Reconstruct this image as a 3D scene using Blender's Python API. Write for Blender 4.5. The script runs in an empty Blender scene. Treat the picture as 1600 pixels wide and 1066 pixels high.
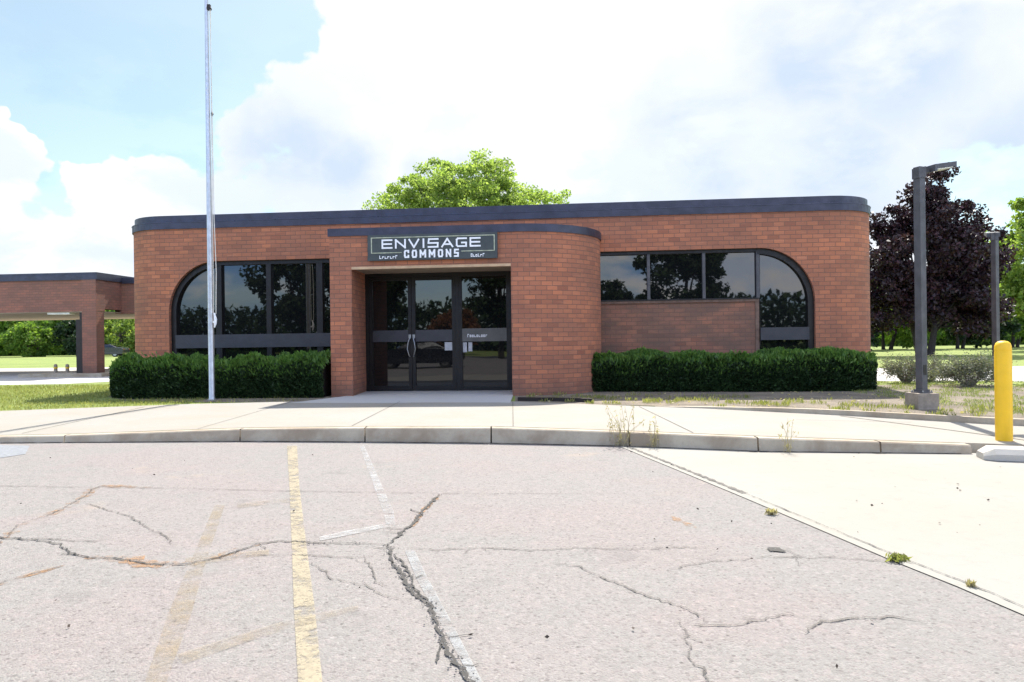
import bpy, math, random
import numpy as np
random.seed(7); rng = np.random.default_rng(11)
R = math.radians
S = bpy.context.scene
COL = S.collection

# ------------------------------------------------------------------ camera
cam_d = bpy.data.cameras.new("camera"); cam = bpy.data.objects.new("camera", cam_d); COL.objects.link(cam)
cam_d.sensor_width = 36.0; cam_d.lens = 36.0*1120/1600
cam_d.clip_start = 0.1; cam_d.clip_end = 3000
cam.location = (0, 0, 1.4)
from mathutils import Matrix, Vector
ROLL, PITCH = 0.0133, 0.0018
cam.rotation_mode = 'XYZ'
m_ = Matrix.Rotation(math.pi/2-PITCH, 4, 'X') @ Matrix.Rotation(-ROLL, 4, 'Z')
cam.rotation_euler = m_.to_euler()
S.camera = cam

# ------------------------------------------------------------------ light
SUN_EL, SUN_AZ = R(53), R(13)          # azimuth from +Y towards +X
W = bpy.data.worlds.new("World"); S.world = W; W.use_nodes = True
sun_d = bpy.data.lights.new("sun", 'SUN'); sun_d.energy = 3.9; sun_d.angle = R(0.6); sun_d.color = (1.0, 0.95, 0.87)
sun = bpy.data.objects.new("sun", sun_d); COL.objects.link(sun)
sd = Vector((math.sin(SUN_AZ)*math.cos(SUN_EL), math.cos(SUN_AZ)*math.cos(SUN_EL), math.sin(SUN_EL)))
sun.rotation_euler = sd.to_track_quat('Z', 'Y').to_euler()
sun.location = (6, 30, 40)
S.view_settings.view_transform = 'Standard'; S.view_settings.look = 'None'
S.view_settings.exposure = 1.35; S.view_settings.gamma = 1
S.view_settings.use_curve_mapping = False
S.cycles.max_bounces = 6; S.cycles.transparent_max_bounces = 12
S.cycles.diffuse_bounces = 3; S.cycles.glossy_bounces = 3

class NT:
    def __init__(s, tree): s.t = tree; s.n = tree.nodes; s.l = tree.links
    def new(s, typ, inputs=None, **props):
        nd = s.n.new(typ)
        for k, v in props.items(): setattr(nd, k, v)
        for k, v in (inputs or {}).items(): s.put(nd.inputs[k], v)
        return nd
    def put(s, sock, v):
        if isinstance(v, bpy.types.NodeSocket): s.l.new(v, sock)
        elif isinstance(v, bpy.types.Node): s.l.new(v.outputs[0], sock)
        else:
            if isinstance(v, (tuple, list)) and len(v) == 3 and len(getattr(sock, 'default_value', [])) == 4: v = (*v, 1)
            sock.default_value = v
    def math(s, op, a, b=None, c=None, clamp=False):
        nd = s.n.new('ShaderNodeMath'); nd.operation = op; nd.use_clamp = clamp
        s.put(nd.inputs[0], a)
        if b is not None: s.put(nd.inputs[1], b)
        if c is not None: s.put(nd.inputs[2], c)
        return nd.outputs[0]
    def mix(s, f, a, b, mode='MIX'):
        nd = s.n.new('ShaderNodeMix'); nd.data_type = 'RGBA'; nd.blend_type = mode
        s.put(nd.inputs[0], f); s.put(nd.inputs[6], a); s.put(nd.inputs[7], b)
        return nd.outputs[2]
    def ramp(s, f, lo, hi, a=0.0, b=1.0, smooth=True):
        nd = s.n.new('ShaderNodeMapRange'); nd.interpolation_type = 'SMOOTHSTEP' if smooth else 'LINEAR'
        s.put(nd.inputs['Value'], f)
        for k, v in (('From Min', lo), ('From Max', hi), ('To Min', a), ('To Max', b)): nd.inputs[k].default_value = v
        return nd.outputs[0]
    def noise(s, vec, scale, detail=4, rough=.55, dist=0):
        nd = s.n.new('ShaderNodeTexNoise'); s.put(nd.inputs['Vector'], vec)
        nd.inputs['Scale'].default_value = scale; nd.inputs['Detail'].default_value = detail
        nd.inputs['Roughness'].default_value = rough; nd.inputs['Distortion'].default_value = dist
        return nd.outputs[0]
    def mapping(s, vec, scale=(1, 1, 1), loc=(0, 0, 0), rot=(0, 0, 0)):
        nd = s.n.new('ShaderNodeMapping'); s.put(nd.inputs['Vector'], vec)
        nd.inputs['Scale'].default_value = scale; nd.inputs['Location'].default_value = loc; nd.inputs['Rotation'].default_value = rot
        return nd.outputs[0]

# world: nishita sky + cloud layer in sky directions
w = NT(W.node_tree); w.n.clear()
sky = w.new('ShaderNodeTexSky', sky_type='NISHITA', sun_disc=False, sun_elevation=SUN_EL, sun_rotation=SUN_AZ,
            air_density=1.0, dust_density=1.2, ozone_density=1.0, altitude=200)
tc = w.new('ShaderNodeTexCoord').outputs['Generated']
def dirv(x, y):   # direction for a compass bearing x (deg, + right of +Y) and elevation y (deg)
    a, e = R(x), R(y); return (math.sin(a)*math.cos(e), math.cos(a)*math.cos(e), math.sin(e))
st = w.mapping(tc, scale=(1, 1, 1.9))
n1 = w.noise(st, 3.1, 8, .56, .25)
n2 = w.noise(w.mapping(tc, scale=(1, 1, 2.2), loc=(3.1, .4, 1.7)), 5.0, 6, .55, .3)
n3 = w.noise(st, 13.0, 5, .6, .2)
wn = w.new('ShaderNodeTexNoise', {'Vector': tc, 'Scale': 9.0, 'Detail': 4.0, 'Roughness': .6}).outputs['Color']
wv = w.new('ShaderNodeVectorMath', {0: wn, 1: (.5, .5, .5)}, operation='SUBTRACT').outputs[0]
tcw = w.new('ShaderNodeVectorMath', {0: wv, 1: (.16, .16, .12), 2: tc}, operation='MULTIPLY_ADD').outputs[0]
dens = n1
BLOBS = [(1.3, 22.8, 0.26, 0.34), (-8.8, 21.8, 0.09, 0.34), (-11.4, 17.7, 0.09, 0.3), (-17.1, 17.8, 0.05, 0.42), (-20.6, 15.3, 0.035, 0.42), (-13.8, 13.9, 0.07, 0.3), (-28.6, 11.0, 0.04, 0.48), (-25.6, 10.9, 0.045, 0.48), (-20.9, 10.7, 0.05, 0.45), (-14.8, 11.0, 0.06, 0.38), (-34.7, 12.7, 0.04, 0.62), (-33.3, 13.0, 0.022, 0.4), (-30.4, 12.2, 0.018, 0.5), (-35.0, 15.9, 0.012, 0.4), (-34.8, 6.5, 0.055, 0.45), (-31.6, 6.1, 0.05, 0.42), (-28.5, 6.4, 0.04, 0.4), (10.4, 17.0, 0.25, 0.3), (22.1, 16.4, 0.2, 0.15), (32.2, 19.2, 0.15, 0.22), (28.3, 12.5, 0.1, 0.12), (35.0, 12.2, 0.04, 0.25), (-9.0, 11.6, 0.1, 0.15), (-23.8, 22.1, 0.13, -0.34), (-27.5, 18.7, 0.09, -0.3), (-33.2, 19.4, 0.13, -0.32), (-31.1, 15.4, 0.05, -0.28), (-26.0, 15.2, 0.035, -0.22), (-32.3, 9.9, 0.035, -0.24), (-30.0, 8.6, 0.03, -0.15), (-18.0, 22.4, 0.05, -0.2), (33.7, 9.3, 0.07, -0.28), (32.2, 13.7, 0.05, -0.1)]
for bx, by, br, am in BLOBS:
    d = w.new('ShaderNodeVectorMath', {0: tcw, 1: dirv(bx, by)}, operation='DISTANCE').outputs['Value']
    g = w.ramp(d, 0.0, br*1.6, 1.0, 0.0)
    dens = w.math('MULTIPLY_ADD', g, am, dens)
dens = w.math('MULTIPLY_ADD', w.math('SUBTRACT', n3, .5), .34, dens)
cov = w.ramp(dens, .49, .62)
core = w.ramp(dens, .52, .95)
shade = w.ramp(w.math('ADD', n2, w.math('MULTIPLY', w.math('SUBTRACT', n3, .5), .35)), .34, .60)
# grey-blue undersides in chosen parts of the sky
ush = 0.0
for bx, by, br in [(-17.2, 14.1, 0.13), (28.4, 18.8, 0.2), (22.1, 18.9, 0.15), (15.2, 13.9, 0.16), (24.2, 11.7, 0.16), (33.6, 10.6, 0.16), (-4.9, 12.2, 0.09), (-13.9, 12.9, 0.1)]:
    d = w.new('ShaderNodeVectorMath', {0: tcw, 1: dirv(bx, by)}, operation='DISTANCE').outputs['Value']
    ush = w.math('MAXIMUM', w.ramp(d, 0.0, br, 1.0, 0.0), ush)
behind = w.ramp(w.new('ShaderNodeSeparateXYZ', {0: tc}).outputs['Y'], -.3, .25, 1.0, 0.0)
ush = w.math('MAXIMUM', ush, w.math('MULTIPLY', behind, .6))
shade = w.math('MULTIPLY', shade, ush)
CL_HI, CL_LO = (3.45, 3.50, 3.55), (2.25, 2.65, 3.25)
ccol = w.mix(shade, CL_HI, CL_LO)
back_dim = w.mix(behind, (1, 1, 1), (4.2, 3.75, 3.25))
ccol = w.mix(1.0, ccol, back_dim, 'MULTIPLY')
skyc = w.mix(1.0, sky.outputs[0], w.mix(behind, (.64, .675, .565), (1.25, 1.35, 1.5)), 'MULTIPLY')
zz = w.new('ShaderNodeSeparateXYZ', {0: tc}).outputs['Z']
lowb = w.ramp(zz, .10, .50, 1.0, 0.0)
skyc = w.mix(w.math('MULTIPLY', w.math('SUBTRACT', 1.0, behind), .22), skyc, (2.9, 3.0, 3.1))
allc = w.mix(cov, skyc, ccol)
allc = w.mix(lowb, allc, w.mix(w.ramp(w.math('ADD', n2, w.math('MULTIPLY', n3, .4)), .58, .78), w.mix(behind, (.82, .90, 1.04), (.60, .76, 1.05)), (1.0, 1.01, 1.03)), 'MULTIPLY')
bg = w.new('ShaderNodeBackground', {'Color': allc, 'Strength': 0.12})
w.new('ShaderNodeOutputWorld', {'Surface': bg})

# ------------------------------------------------------------------ materials
def mat(name):
    m = bpy.data.materials.new(name); m.use_nodes = True; t = NT(m.node_tree); t.n.clear()
    return m, t
def finish(t, **kw):
    p = t.new('ShaderNodeBsdfPrincipled')
    for k, v in kw.items(): t.put(p.inputs[k.replace('_', ' ')], v)
    t.new('ShaderNodeOutputMaterial', {'Surface': p.outputs[0]}); return p
def bump(t, h, s=.4, d=.02):
    return t.new('ShaderNodeBump', {'Height': h, 'Strength': s, 'Distance': d}).outputs[0]
def obj_co(t): return t.new('ShaderNodeTexCoord').outputs['Object']
def geo_pos(t): return t.new('ShaderNodeNewGeometry').outputs['Position']
def rnd(t): return t.new('ShaderNodeNewGeometry').outputs['Random Per Island']

def m_plain(name, col, rough=.5, metal=0, var=.12, scale=6, bumpy=0.0, **kw):
    m, t = mat(name); co = geo_pos(t)
    n = t.noise(co, scale, 5, .6)
    c = t.mix(t.ramp(n, .3, .7), tuple(x*(1-var) for x in col), tuple(min(1, x*(1+var)) for x in col))
    r = t.ramp(t.noise(co, scale*2.3, 3), .3, .7, max(0, rough-.08), min(1, rough+.08))
    k = dict(Base_Color=c, Roughness=r, Metallic=metal, **kw)
    if bumpy: k['Normal'] = bump(t, t.noise(co, scale*8, 4), bumpy, .01)
    finish(t, **k); return m

def m_brick(name, c1, c2, dirt=0.0, tint=(1, 1, 1)):
    m, t = mat(name)
    uv = t.new('ShaderNodeUVMap').outputs[0]
    wob = t.noise(uv, 3.0, 2)
    br = t.new('ShaderNodeTexBrick', {'Vector': uv, 'Color1': (0, 0, 0), 'Color2': (1, 1, 1), 'Mortar': (.5, .5, .5), 'Scale': 1.0,
               'Mortar Size': .0075, 'Mortar Smooth': .3, 'Bias': 0.0, 'Brick Width': .262, 'Row Height': .104})
    per = t.new('ShaderNodeSeparateColor', {0: br.outputs['Color']}).outputs[0]
    ro = t.new('ShaderNodeValToRGB'); t.put(ro.inputs[0], per)
    e = ro.color_ramp.elements
    e[0].position = 0.0; e[0].color = (*c1, 1); e[1].position = 1.0; e[1].color = (*c2, 1)
    for p, c in ((.25, tuple(a*.93 for a in c2)), (.55, tuple((a+b)/2 for a, b in zip(c1, c2))), (.8, (c2[0]*1.12, c2[1]*1.05, c2[2]*.95))):
        q = e.new(p); q.color = (*c, 1)
    col = ro.outputs[0]
    big = t.noise(t.mapping(uv, scale=(.5, .9, 1)), 1.1, 5, .6)
    col = t.mix(t.ramp(big, .35, .65, 0, .55), col, (c1[0]*.75, c1[1]*.95, c1[2]*1.1))
    streak = t.noise(t.mapping(uv, scale=(1.3, 8.2, 1)), 1.4, 4, .6)
    col = t.mix(t.ramp(streak, .56, .76, 0, .36), col, (c2[0]*1.25, c2[1]*1.5, c2[2]*1.7))
    fine = t.noise(uv, 60, 3, .7)
    col = t.mix(t.ramp(fine, .3, .75, 0, .35), col, tuple(a*.7 for a in c1))
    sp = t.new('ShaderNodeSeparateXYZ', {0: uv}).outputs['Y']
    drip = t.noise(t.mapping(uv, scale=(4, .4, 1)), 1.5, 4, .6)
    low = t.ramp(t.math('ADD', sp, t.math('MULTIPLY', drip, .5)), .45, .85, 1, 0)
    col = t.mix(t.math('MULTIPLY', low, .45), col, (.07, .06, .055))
    if dirt:
        dn = t.noise(t.mapping(uv, scale=(.7, 1.7, 1)), 1.6, 6, .65)
        col = t.mix(t.ramp(dn, .33, .62, 0, dirt), col, (.085, .075, .062))
    col = t.mix(t.math('MULTIPLY', br.outputs['Fac'], .80), col, (.135, .085, .066))
    col = t.mix(1.0, col, tint, 'MULTIPLY')
    h = t.math('ADD', t.math('MULTIPLY', br.outputs['Fac'], -1.0), t.math('MULTIPLY', fine, .35))
    finish(t, Base_Color=col, Roughness=.9, Normal=bump(t, h, .55, .012)); return m

def m_leaf(name, cols, trans=.35, rough=.6, clump=1.2, bright=1.0):
    m, t = mat(name)
    r = rnd(t); ro = t.new('ShaderNodeValToRGB'); t.put(ro.inputs[0], r)
    e = ro.color_ramp.elements; n = len(cols)
    e[0].color = (*cols[0], 1); e[0].position = 0
    e[1].color = (*cols[-1], 1); e[1].position = 1
    for i in range(1, n-1):
        q = e.new(i/(n-1)); q.color = (*cols[i], 1)
    cl = t.noise(geo_pos(t), clump, 3, .6)
    c = t.mix(t.ramp(cl, .35, .65, 0, .45), ro.outputs[0], tuple(x*.62 for x in cols[0]))
    p = t.new('ShaderNodeBsdfPrincipled', {'Base Color': c, 'Roughness': rough, 'Specular IOR Level': .3})
    tr = t.new('ShaderNodeBsdfTranslucent', {'Color': t.mix(1.0, c, (1.25, 1.35, .75), 'MULTIPLY')})
    mx = t.new('ShaderNodeMixShader', {0: trans, 1: p.outputs[0], 2: tr.outputs[0]})
    t.new('ShaderNodeOutputMaterial', {'Surface': mx.outputs[0]}); return m

M = {}
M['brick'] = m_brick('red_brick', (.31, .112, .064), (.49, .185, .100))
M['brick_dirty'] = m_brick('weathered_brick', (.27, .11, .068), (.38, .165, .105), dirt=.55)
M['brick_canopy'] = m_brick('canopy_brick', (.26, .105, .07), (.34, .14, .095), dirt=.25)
M['coping'] = m_plain('dark_coping', (.040, .040, .062), .42, .3, .2, 3)
M['coping_edge'] = m_plain('coping_edge', (.055, .055, .082), .35, .4, .15, 3)
M['frame'] = m_plain('bronze_frame', (.018, .016, .016), .42, .5, .15, 5)
M['band'] = m_plain('grey_band', (.040, .039, .046), .5, .1, .12, 4)
M['rail'] = m_plain('taupe_rail', (.10, .095, .088), .5, .1, .12, 4)
M['post_grey'] = m_plain('pole_paint', (.075, .072, .078), .55, .2, .2, 5)
M['roof'] = m_plain('roof_membrane', (.12, .12, .12), .9)
M['soffit'] = m_plain('soffit_paint', (.34, .26, .185), .8, 0, .12, 3)
M['white'] = m_plain('white_paint', (.8, .8, .82), .5, 0, .04)
M['alu'] = m_plain('flagpole_aluminium', (.50, .50, .52), .38, .75, .10, 8)
M['rope'] = m_plain('rope', (.62, .60, .55), .9)
M['steel'] = m_plain('handle_steel', (.34, .34, .35), .35, .9)
M['sign'] = m_plain('sign_panel', (.040, .048, .048), .45, 0, .2, 5)
M['signline'] = m_plain('sign_border', (.36, .38, .27), .5, 0, .3, 8)
M['yellow'] = m_plain('bollard_yellow', (.84, .50, .012), .5, 0, .06, 5, .1)
M['block'] = m_plain('block_concrete', (.30, .25, .20), .9, 0, .2, 9, .4)
M['rubber'] = m_plain('rubber', (.02, .02, .02), .8)
M['carpaint'] = m_plain('dark_car_paint', (.02, .022, .03), .25, .3, .1, 3, Coat_Weight=.6)
M['lens'] = m_plain('lamp_lens', (.75, .74, .70), .3)
M['dark'] = m_plain('dark_metal', (.022, .015, .013), .5, .3)
M['bark'] = m_plain('bark', (.085, .065, .05), .95, 0, .35, 14, .7)
M['bark_dark'] = m_plain('dark_bark', (.04, .032, .03), .95, 0, .35, 14, .7)
M['twig'] = m_plain('twig', (.24, .20, .17), .95, 0, .3, 14)
M['pale_grey'] = m_plain('pale_grey', (.42, .42, .44), .8)

def m_glass():
    m, t = mat('tinted_glass'); co = geo_pos(t)
    nz = t.noise(co, .9, 2, .4)
    finish(t, Base_Color=(.006, .0065, .007), Roughness=.015, IOR=1.62, Normal=bump(t, nz, .06, .03)); return m
M['glass'] = m_glass()

def m_asphalt():
    m, t = mat('aged_asphalt'); co = geo_pos(t)
    pat = t.noise(co, .45, 5, .6, .4); pat2 = t.noise(t.mapping(co, loc=(7, 3, 0)), 1.3, 5, .65)
    base = t.mix(t.ramp(pat, .38, .62), (.200, .190, .178), (.213, .193, .182))
    base = t.mix(t.ramp(pat2, .42, .68, 0, .6), base, (.195, .187, .178))
    v = t.new('ShaderNodeTexVoronoi', {'Vector': co, 'Scale': 95.0}, feature='F1')
    cell = t.new('ShaderNodeSeparateColor', {0: v.outputs['Color']})
    base = t.mix(t.ramp(cell.outputs[0], .60, .95, 0, .45), base, (.28, .262, .25))
    base = t.mix(t.ramp(cell.outputs[1], .70, .97, 0, .60), base, (.13, .112, .108))
    v2 = t.new('ShaderNodeTexVoronoi', {'Vector': co, 'Scale': 30.0}, feature='F1')
    c2 = t.new('ShaderNodeSeparateColor', {0: v2.outputs['Color']})
    base = t.mix(t.ramp(c2.outputs[0], .72, .95, 0, .3), base, (.28, .235, .225))
    base = t.mix(t.ramp(c2.outputs[2], .80, .98, 0, .4), base, (.15, .14, .13))
    v3 = t.new('ShaderNodeTexVoronoi', {'Vector': co}, feature='F1', voronoi_dimensions='2D'); v3.inputs['Scale'].default_value = 7.0
    c3 = t.new('ShaderNodeSeparateColor', {0: v3.outputs['Color']})
    pit = t.math('MULTIPLY', t.ramp(v3.outputs['Distance'], .03, .08, 1, 0), t.ramp(c3.outputs[0], .82, .86))
    base = t.mix(t.math('MULTIPLY', pit, .8), base, (.05, .045, .042))
    v4 = t.new('ShaderNodeTexVoronoi', {'Vector': co}, feature='F1', voronoi_dimensions='2D'); v4.inputs['Scale'].default_value = 19.0
    c4 = t.new('ShaderNodeSeparateColor', {0: v4.outputs['Color']})
    pit2 = t.math('MULTIPLY', t.ramp(v4.outputs['Distance'], .10, .26, 1, 0), t.ramp(c4.outputs[1], .62, .72))
    base = t.mix(t.math('MULTIPLY', pit2, .6), base, (.085, .075, .072))
    chip = t.math('MULTIPLY', t.ramp(v4.outputs['Distance'], .12, .28, 1, 0), t.ramp(c4.outputs[2], .74, .82))
    base = t.mix(t.math('MULTIPLY', chip, .35), base, (.32, .295, .28))
    pk = t.noise(t.mapping(co, loc=(4, 1, 0)), .7, 4, .6)
    base = t.mix(t.ramp(pk, .48, .60, 0, .5), base, t.mix(1.0, base, (1.07, .965, .97), 'MULTIPLY'))
    mott = t.noise(co, 22, 4, .75)
    base = t.mix(t.ramp(mott, .40, .64, 0, .35), base, (.175, .16, .152))
    oil = t.noise(t.mapping(co, loc=(12.2, 5.1, 0)), 1.9, 4, .55)
    base = t.mix(t.ramp(oil, .62, .72, 0, .30), base, (.12, .112, .108))
    st = t.noise(t.mapping(co, loc=(2.2, 9.1, 0)), .8, 4, .6)
    base = t.mix(t.ramp(st, .62, .74, 0, .35), base, (.34, .26, .19))
    h = t.math('ADD', t.math('MULTIPLY', v.outputs['Distance'], -1.2), t.math('MULTIPLY', mott, .8))
    finish(t, Base_Color=base, Roughness=.93, Normal=bump(t, h, .55, .006)); return m
M['asphalt'] = m_asphalt()

def m_concrete(name, c, stain=.3, sc=1.0, warm=(.50, .43, .34)):
    m, t = mat(name); co = geo_pos(t)
    a = t.noise(co, .6*sc, 6, .65, .3)
    col = t.mix(t.ramp(a, .35, .68, 0, stain), c, warm)
    b = t.noise(co, 9*sc, 5, .7); col = t.mix(t.ramp(b, .5, .75, 0, stain*.8), col, tuple(x*.72 for x in c))
    f = t.noise(co, 70, 3, .7); col = t.mix(t.ramp(f, .45, .8, 0, .25), col, tuple(x*.7 for x in c))
    finish(t, Base_Color=col, Roughness=.9, Normal=bump(t, t.math('ADD', b, f), .3, .006)); return m
M['concrete'] = m_concrete('sidewalk_concrete', (.268, .254, .228), .55, 1.0, (.26, .225, .17))
M['apron'] = m_concrete('driveway_concrete', (.268, .256, .23), .50, .7, (.265, .235, .185))
M['kerb'] = m_concrete('kerb_concrete', (.45, .39, .30), .8, 2.6, (.25, .185, .125))
M['entry'] = m_concrete('entry_concrete', (.40, .40, .40), .3)
M['pave_far'] = m_concrete('far_pavement', (.42, .41, .40), .2, .3)
M['joint'] = m_plain('joint_dirt', (.07, .06, .05), .95, 0, .3, 20)

def m_paint(name, c, lo, hi, sc=14, amax=1.0):
    m, t = mat(name); co = geo_pos(t)
    n = t.noise(co, sc, 6, .75); n2 = t.noise(co, 2.2, 3, .6)
    k = t.math('ADD', t.math('MULTIPLY', n, .65), t.math('MULTIPLY', n2, .35))
    v = t.new('ShaderNodeTexVoronoi', {'Vector': co, 'Scale': 80.0}, feature='F1')
    cell = t.new('ShaderNodeSeparateColor', {0: v.outputs['Color']}).outputs[0]
    a = t.ramp(k, lo, hi, 0, amax); a = t.math('MULTIPLY', a, t.ramp(cell, .08, .3, .6, 1))
    p = t.new('ShaderNodeBsdfPrincipled', {'Base Color': t.mix(cell, c, tuple(x*.8 for x in c)), 'Roughness': .8})
    tr = t.new('ShaderNodeBsdfTransparent')
    mx = t.new('ShaderNodeMixShader', {0: a, 1: tr.outputs[0], 2: p.outputs[0]})
    t.new('ShaderNodeOutputMaterial', {'Surface': mx.outputs[0]}); return m
M['p_yellow'] = m_paint('worn_yellow_paint', (.35, .30, .205), .37, .54, 9, .85)
M['p_faint'] = m_paint('faded_yellow_paint', (.33, .26, .165), .36, .66, 5, .5)
M['p_faint2'] = m_paint('ghost_yellow_paint', (.32, .26, .18), .40, .68, 6, .5)
M['p_white'] = m_paint('worn_white_paint', (.40, .40, .40), .36, .62, 8, .7)
M['p_white2'] = m_paint('ghost_white_paint', (.35, .36, .365), .36, .62, 8, .65)
M['crack'] = m_paint('crack_dark', (.035, .032, .03), .22, .42, 40)
M['crack2'] = m_paint('crack_light', (.085, .075, .068), .36, .58, 40)
M['rust'] = m_paint('rust_stain', (.34, .19, .09), .44, .66, 9)
M['rubble'] = m_plain('crack_gravel', (.17, .16, .15), .95, 0, .5, 60)
M['patch'] = m_plain('grey_patch', (.19, .20, .215), .9, 0, .15, 20)

def m_grass():
    m, t = mat('lawn_ground'); co = geo_pos(t)
    a = t.noise(co, .25, 6, .65); b = t.noise(co, 3, 5, .7); f = t.noise(co, 30, 4, .7)
    col = t.mix(t.ramp(a, .38, .62), (.17, .23, .045), (.23, .28, .06))
    col = t.mix(t.ramp(b, .45, .7, 0, .5), col, (.17, .16, .07))
    col = t.mix(t.ramp(f, .4, .7, 0, .5), col, (.08, .12, .03))
    finish(t, Base_Color=col, Roughness=.95, Normal=bump(t, f, .6, .03)); return m
M['grass'] = m_grass()
def m_soil():
    m, t = mat('mulch_soil'); co = geo_pos(t)
    a = t.noise(co, 1.3, 5, .65); f = t.noise(co, 26, 5, .75)
    col = t.mix(t.ramp(a, .4, .6), (.17, .14, .105), (.27, .225, .165))
    col = t.mix(t.ramp(f, .35, .7, 0, .7), col, (.07, .055, .045))
    finish(t, Base_Color=col, Roughness=.97, Normal=bump(t, f, .8, .03)); return m
M['soil'] = m_soil()
M['l_grass'] = m_leaf('grass_blades', [(.17, .195, .05), (.28, .29, .09), (.38, .34, .16)], .45, clump=2)
M['l_weed'] = m_leaf('weed_leaves', [(.15, .20, .05), (.26, .30, .09), (.34, .33, .14)], .4, clump=3)
M['l_dry'] = m_leaf('dry_stalks', [(.40, .33, .18), (.55, .48, .30)], .4)
M['l_hedge'] = m_leaf('hedge_needles', [(.014, .030, .012), (.028, .058, .020), (.055, .10, .03)], .12, .5, 2.5)
M['l_hedge_lit'] = m_leaf('hedge_lit_tips', [(.08, .17, .04), (.14, .25, .06), (.22, .34, .09)], .45, .5, 3)  # light on the hedge tops put into a paler leaf colour
M['l_locust'] = m_leaf('locust_leaves', [(.17, .25, .06), (.29, .38, .10), (.42, .48, .17)], .62, clump=.9)
M['l_maple'] = m_leaf('purple_leaves', [(.020, .011, .016), (.034, .017, .024), (.075, .026, .032)], .13, .45, 1.1)
M['l_green'] = m_leaf('green_leaves', [(.09, .17, .03), (.16, .26, .045), (.26, .35, .07)], .5, clump=.5)
M['l_dark'] = m_leaf('dark_green_leaves', [(.018, .038, .018), (.030, .060, .022), (.055, .095, .03)], .25, clump=.5)
M['l_lime'] = m_leaf('lime_leaves', [(.15, .23, .05), (.25, .33, .07), (.36, .42, .11)], .5, clump=.6)
M['l_russet'] = m_leaf('russet_leaves', [(.18, .07, .03), (.26, .11, .04)], .3)
M['l_twig'] = m_leaf('shrub_leaves', [(.10, .12, .075), (.18, .19, .13), (.28, .27, .21)], .3, clump=3)

# ------------------------------------------------------------------ builders
def tag(o, label=None, cat=None, group=None, kind=None):
    if label: o['label'] = label
    if cat: o['category'] = cat
    if group: o['group'] = group
    if kind: o['kind'] = kind
    return o
def empty(name, loc=(0, 0, 0), rz=0):
    o = bpy.data.objects.new(name, None); COL.objects.link(o)
    o.location = loc; o.rotation_euler = (0, 0, rz); o.empty_display_size = .2; return o
class MB:
    def __init__(s): s.v = []; s.f = []; s.uv = []
    def quad(s, pts, uvs=None):
        b = len(s.v); s.v += [tuple(p) for p in pts]; s.f.append(tuple(range(b, b+len(pts))))
        s.uv += list(uvs) if uvs else [(p[0]+p[1], p[2]) for p in pts]
        return s
    def box(s, x0, x1, y0, y1, z0, z1, T=None, faces='all'):
        P = [(x0, y0, z0), (x1, y0, z0), (x1, y1, z0), (x0, y1, z0), (x0, y0, z1), (x1, y0, z1), (x1, y1, z1), (x0, y1, z1)]
        F = [((0, 1, 5, 4), 'x'), ((1, 2, 6, 5), 'y'), ((2, 3, 7, 6), 'x'), ((3, 0, 4, 7), 'y'), ((4, 5, 6, 7), 'z'), ((3, 2, 1, 0), 'z')]
        for idx, ax in F:
            pts = [P[i] for i in idx]
            uv = [(p[0], p[2]) if ax == 'x' else ((p[1]+.11, p[2]) if ax == 'y' else (p[0], p[1])) for p in pts]
            s.quad([T(p) if T else p for p in pts], uv)
        return s
    def tube(s, pts, rads, n=8, cap=True):
        pts = [Vector(p) for p in pts]; b = len(s.v); prev = None
        L = 0
        for i, p in enumerate(pts):
            d = (pts[min(i+1, len(pts)-1)]-pts[max(i-1, 0)]).normalized()
            if prev is None:
                a = d.orthogonal().normalized()
            else:
                a = (prev-d*prev.dot(d)).normalized()
            prev = a; c = d.cross(a); r = rads[i] if hasattr(rads, '__len__') else rads
            if i: L += (pts[i]-pts[i-1]).length
            for k in range(n):
                t = 2*math.pi*k/n; s.v.append(tuple(p+(a*math.cos(t)+c*math.sin(t))*r))
        for i in range(len(pts)-1):
            for k in range(n):
                q = (b+i*n+k, b+i*n+(k+1) % n, b+(i+1)*n+(k+1) % n, b+(i+1)*n+k); s.f.append(q)
                s.uv += [(k/n, i), ((k+1)/n, i), ((k+1)/n, i+1), (k/n, i+1)]
        if cap:
            f = tuple(b+k for k in range(n))[::-1]; s.f.append(f); s.uv += [(0, 0)]*n
            f = tuple(b+(len(pts)-1)*n+k for k in range(n)); s.f.append(f); s.uv += [(0, 0)]*n
        return s
    def lathe(s, prof, cx=0, cy=0, n=24):     # prof: (r, z)
        b = len(s.v)
        for r, z in prof:
            for k in range(n):
                t = 2*math.pi*k/n; s.v.append((cx+r*math.cos(t), cy+r*math.sin(t), z))
        for i in range(len(prof)-1):
            for k in range(n):
                s.f.append((b+i*n+k, b+i*n+(k+1) % n, b+(i+1)*n+(k+1) % n, b+(i+1)*n+k)); s.uv += [(k/n, i)]*4
        s.f.append(tuple(b+k for k in range(n))[::-1]); s.uv += [(0, 0)]*n
        s.f.append(tuple(b+(len(prof)-1)*n+k for k in range(n))); s.uv += [(0, 0)]*n
        return s
    def build(s, name, material, parent=None, smooth=False, bev=0):
        me = bpy.data.meshes.new(name); me.from_pydata(s.v, [], s.f)
        ul = me.uv_layers.new(name='UVMap'); flat = [c for u in s.uv for c in u]
        if len(flat) == len(me.loops)*2: ul.data.foreach_set('uv', flat)
        me.materials.append(material)
        if smooth:
            me.polygons.foreach_set('use_smooth', [True]*len(me.polygons))
        me.update()
        o = bpy.data.objects.new(name, me); COL.objects.link(o)
        if parent: o.parent = parent
        if smooth:
            md = o.modifiers.new('wn', 'EDGE_SPLIT'); md.split_angle = R(35)
        if bev:
            md = o.modifiers.new('bevel', 'BEVEL'); md.width = bev; md.segments = 2; md.limit_method = 'ANGLE'; md.angle_limit = R(40)
        return o
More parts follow.
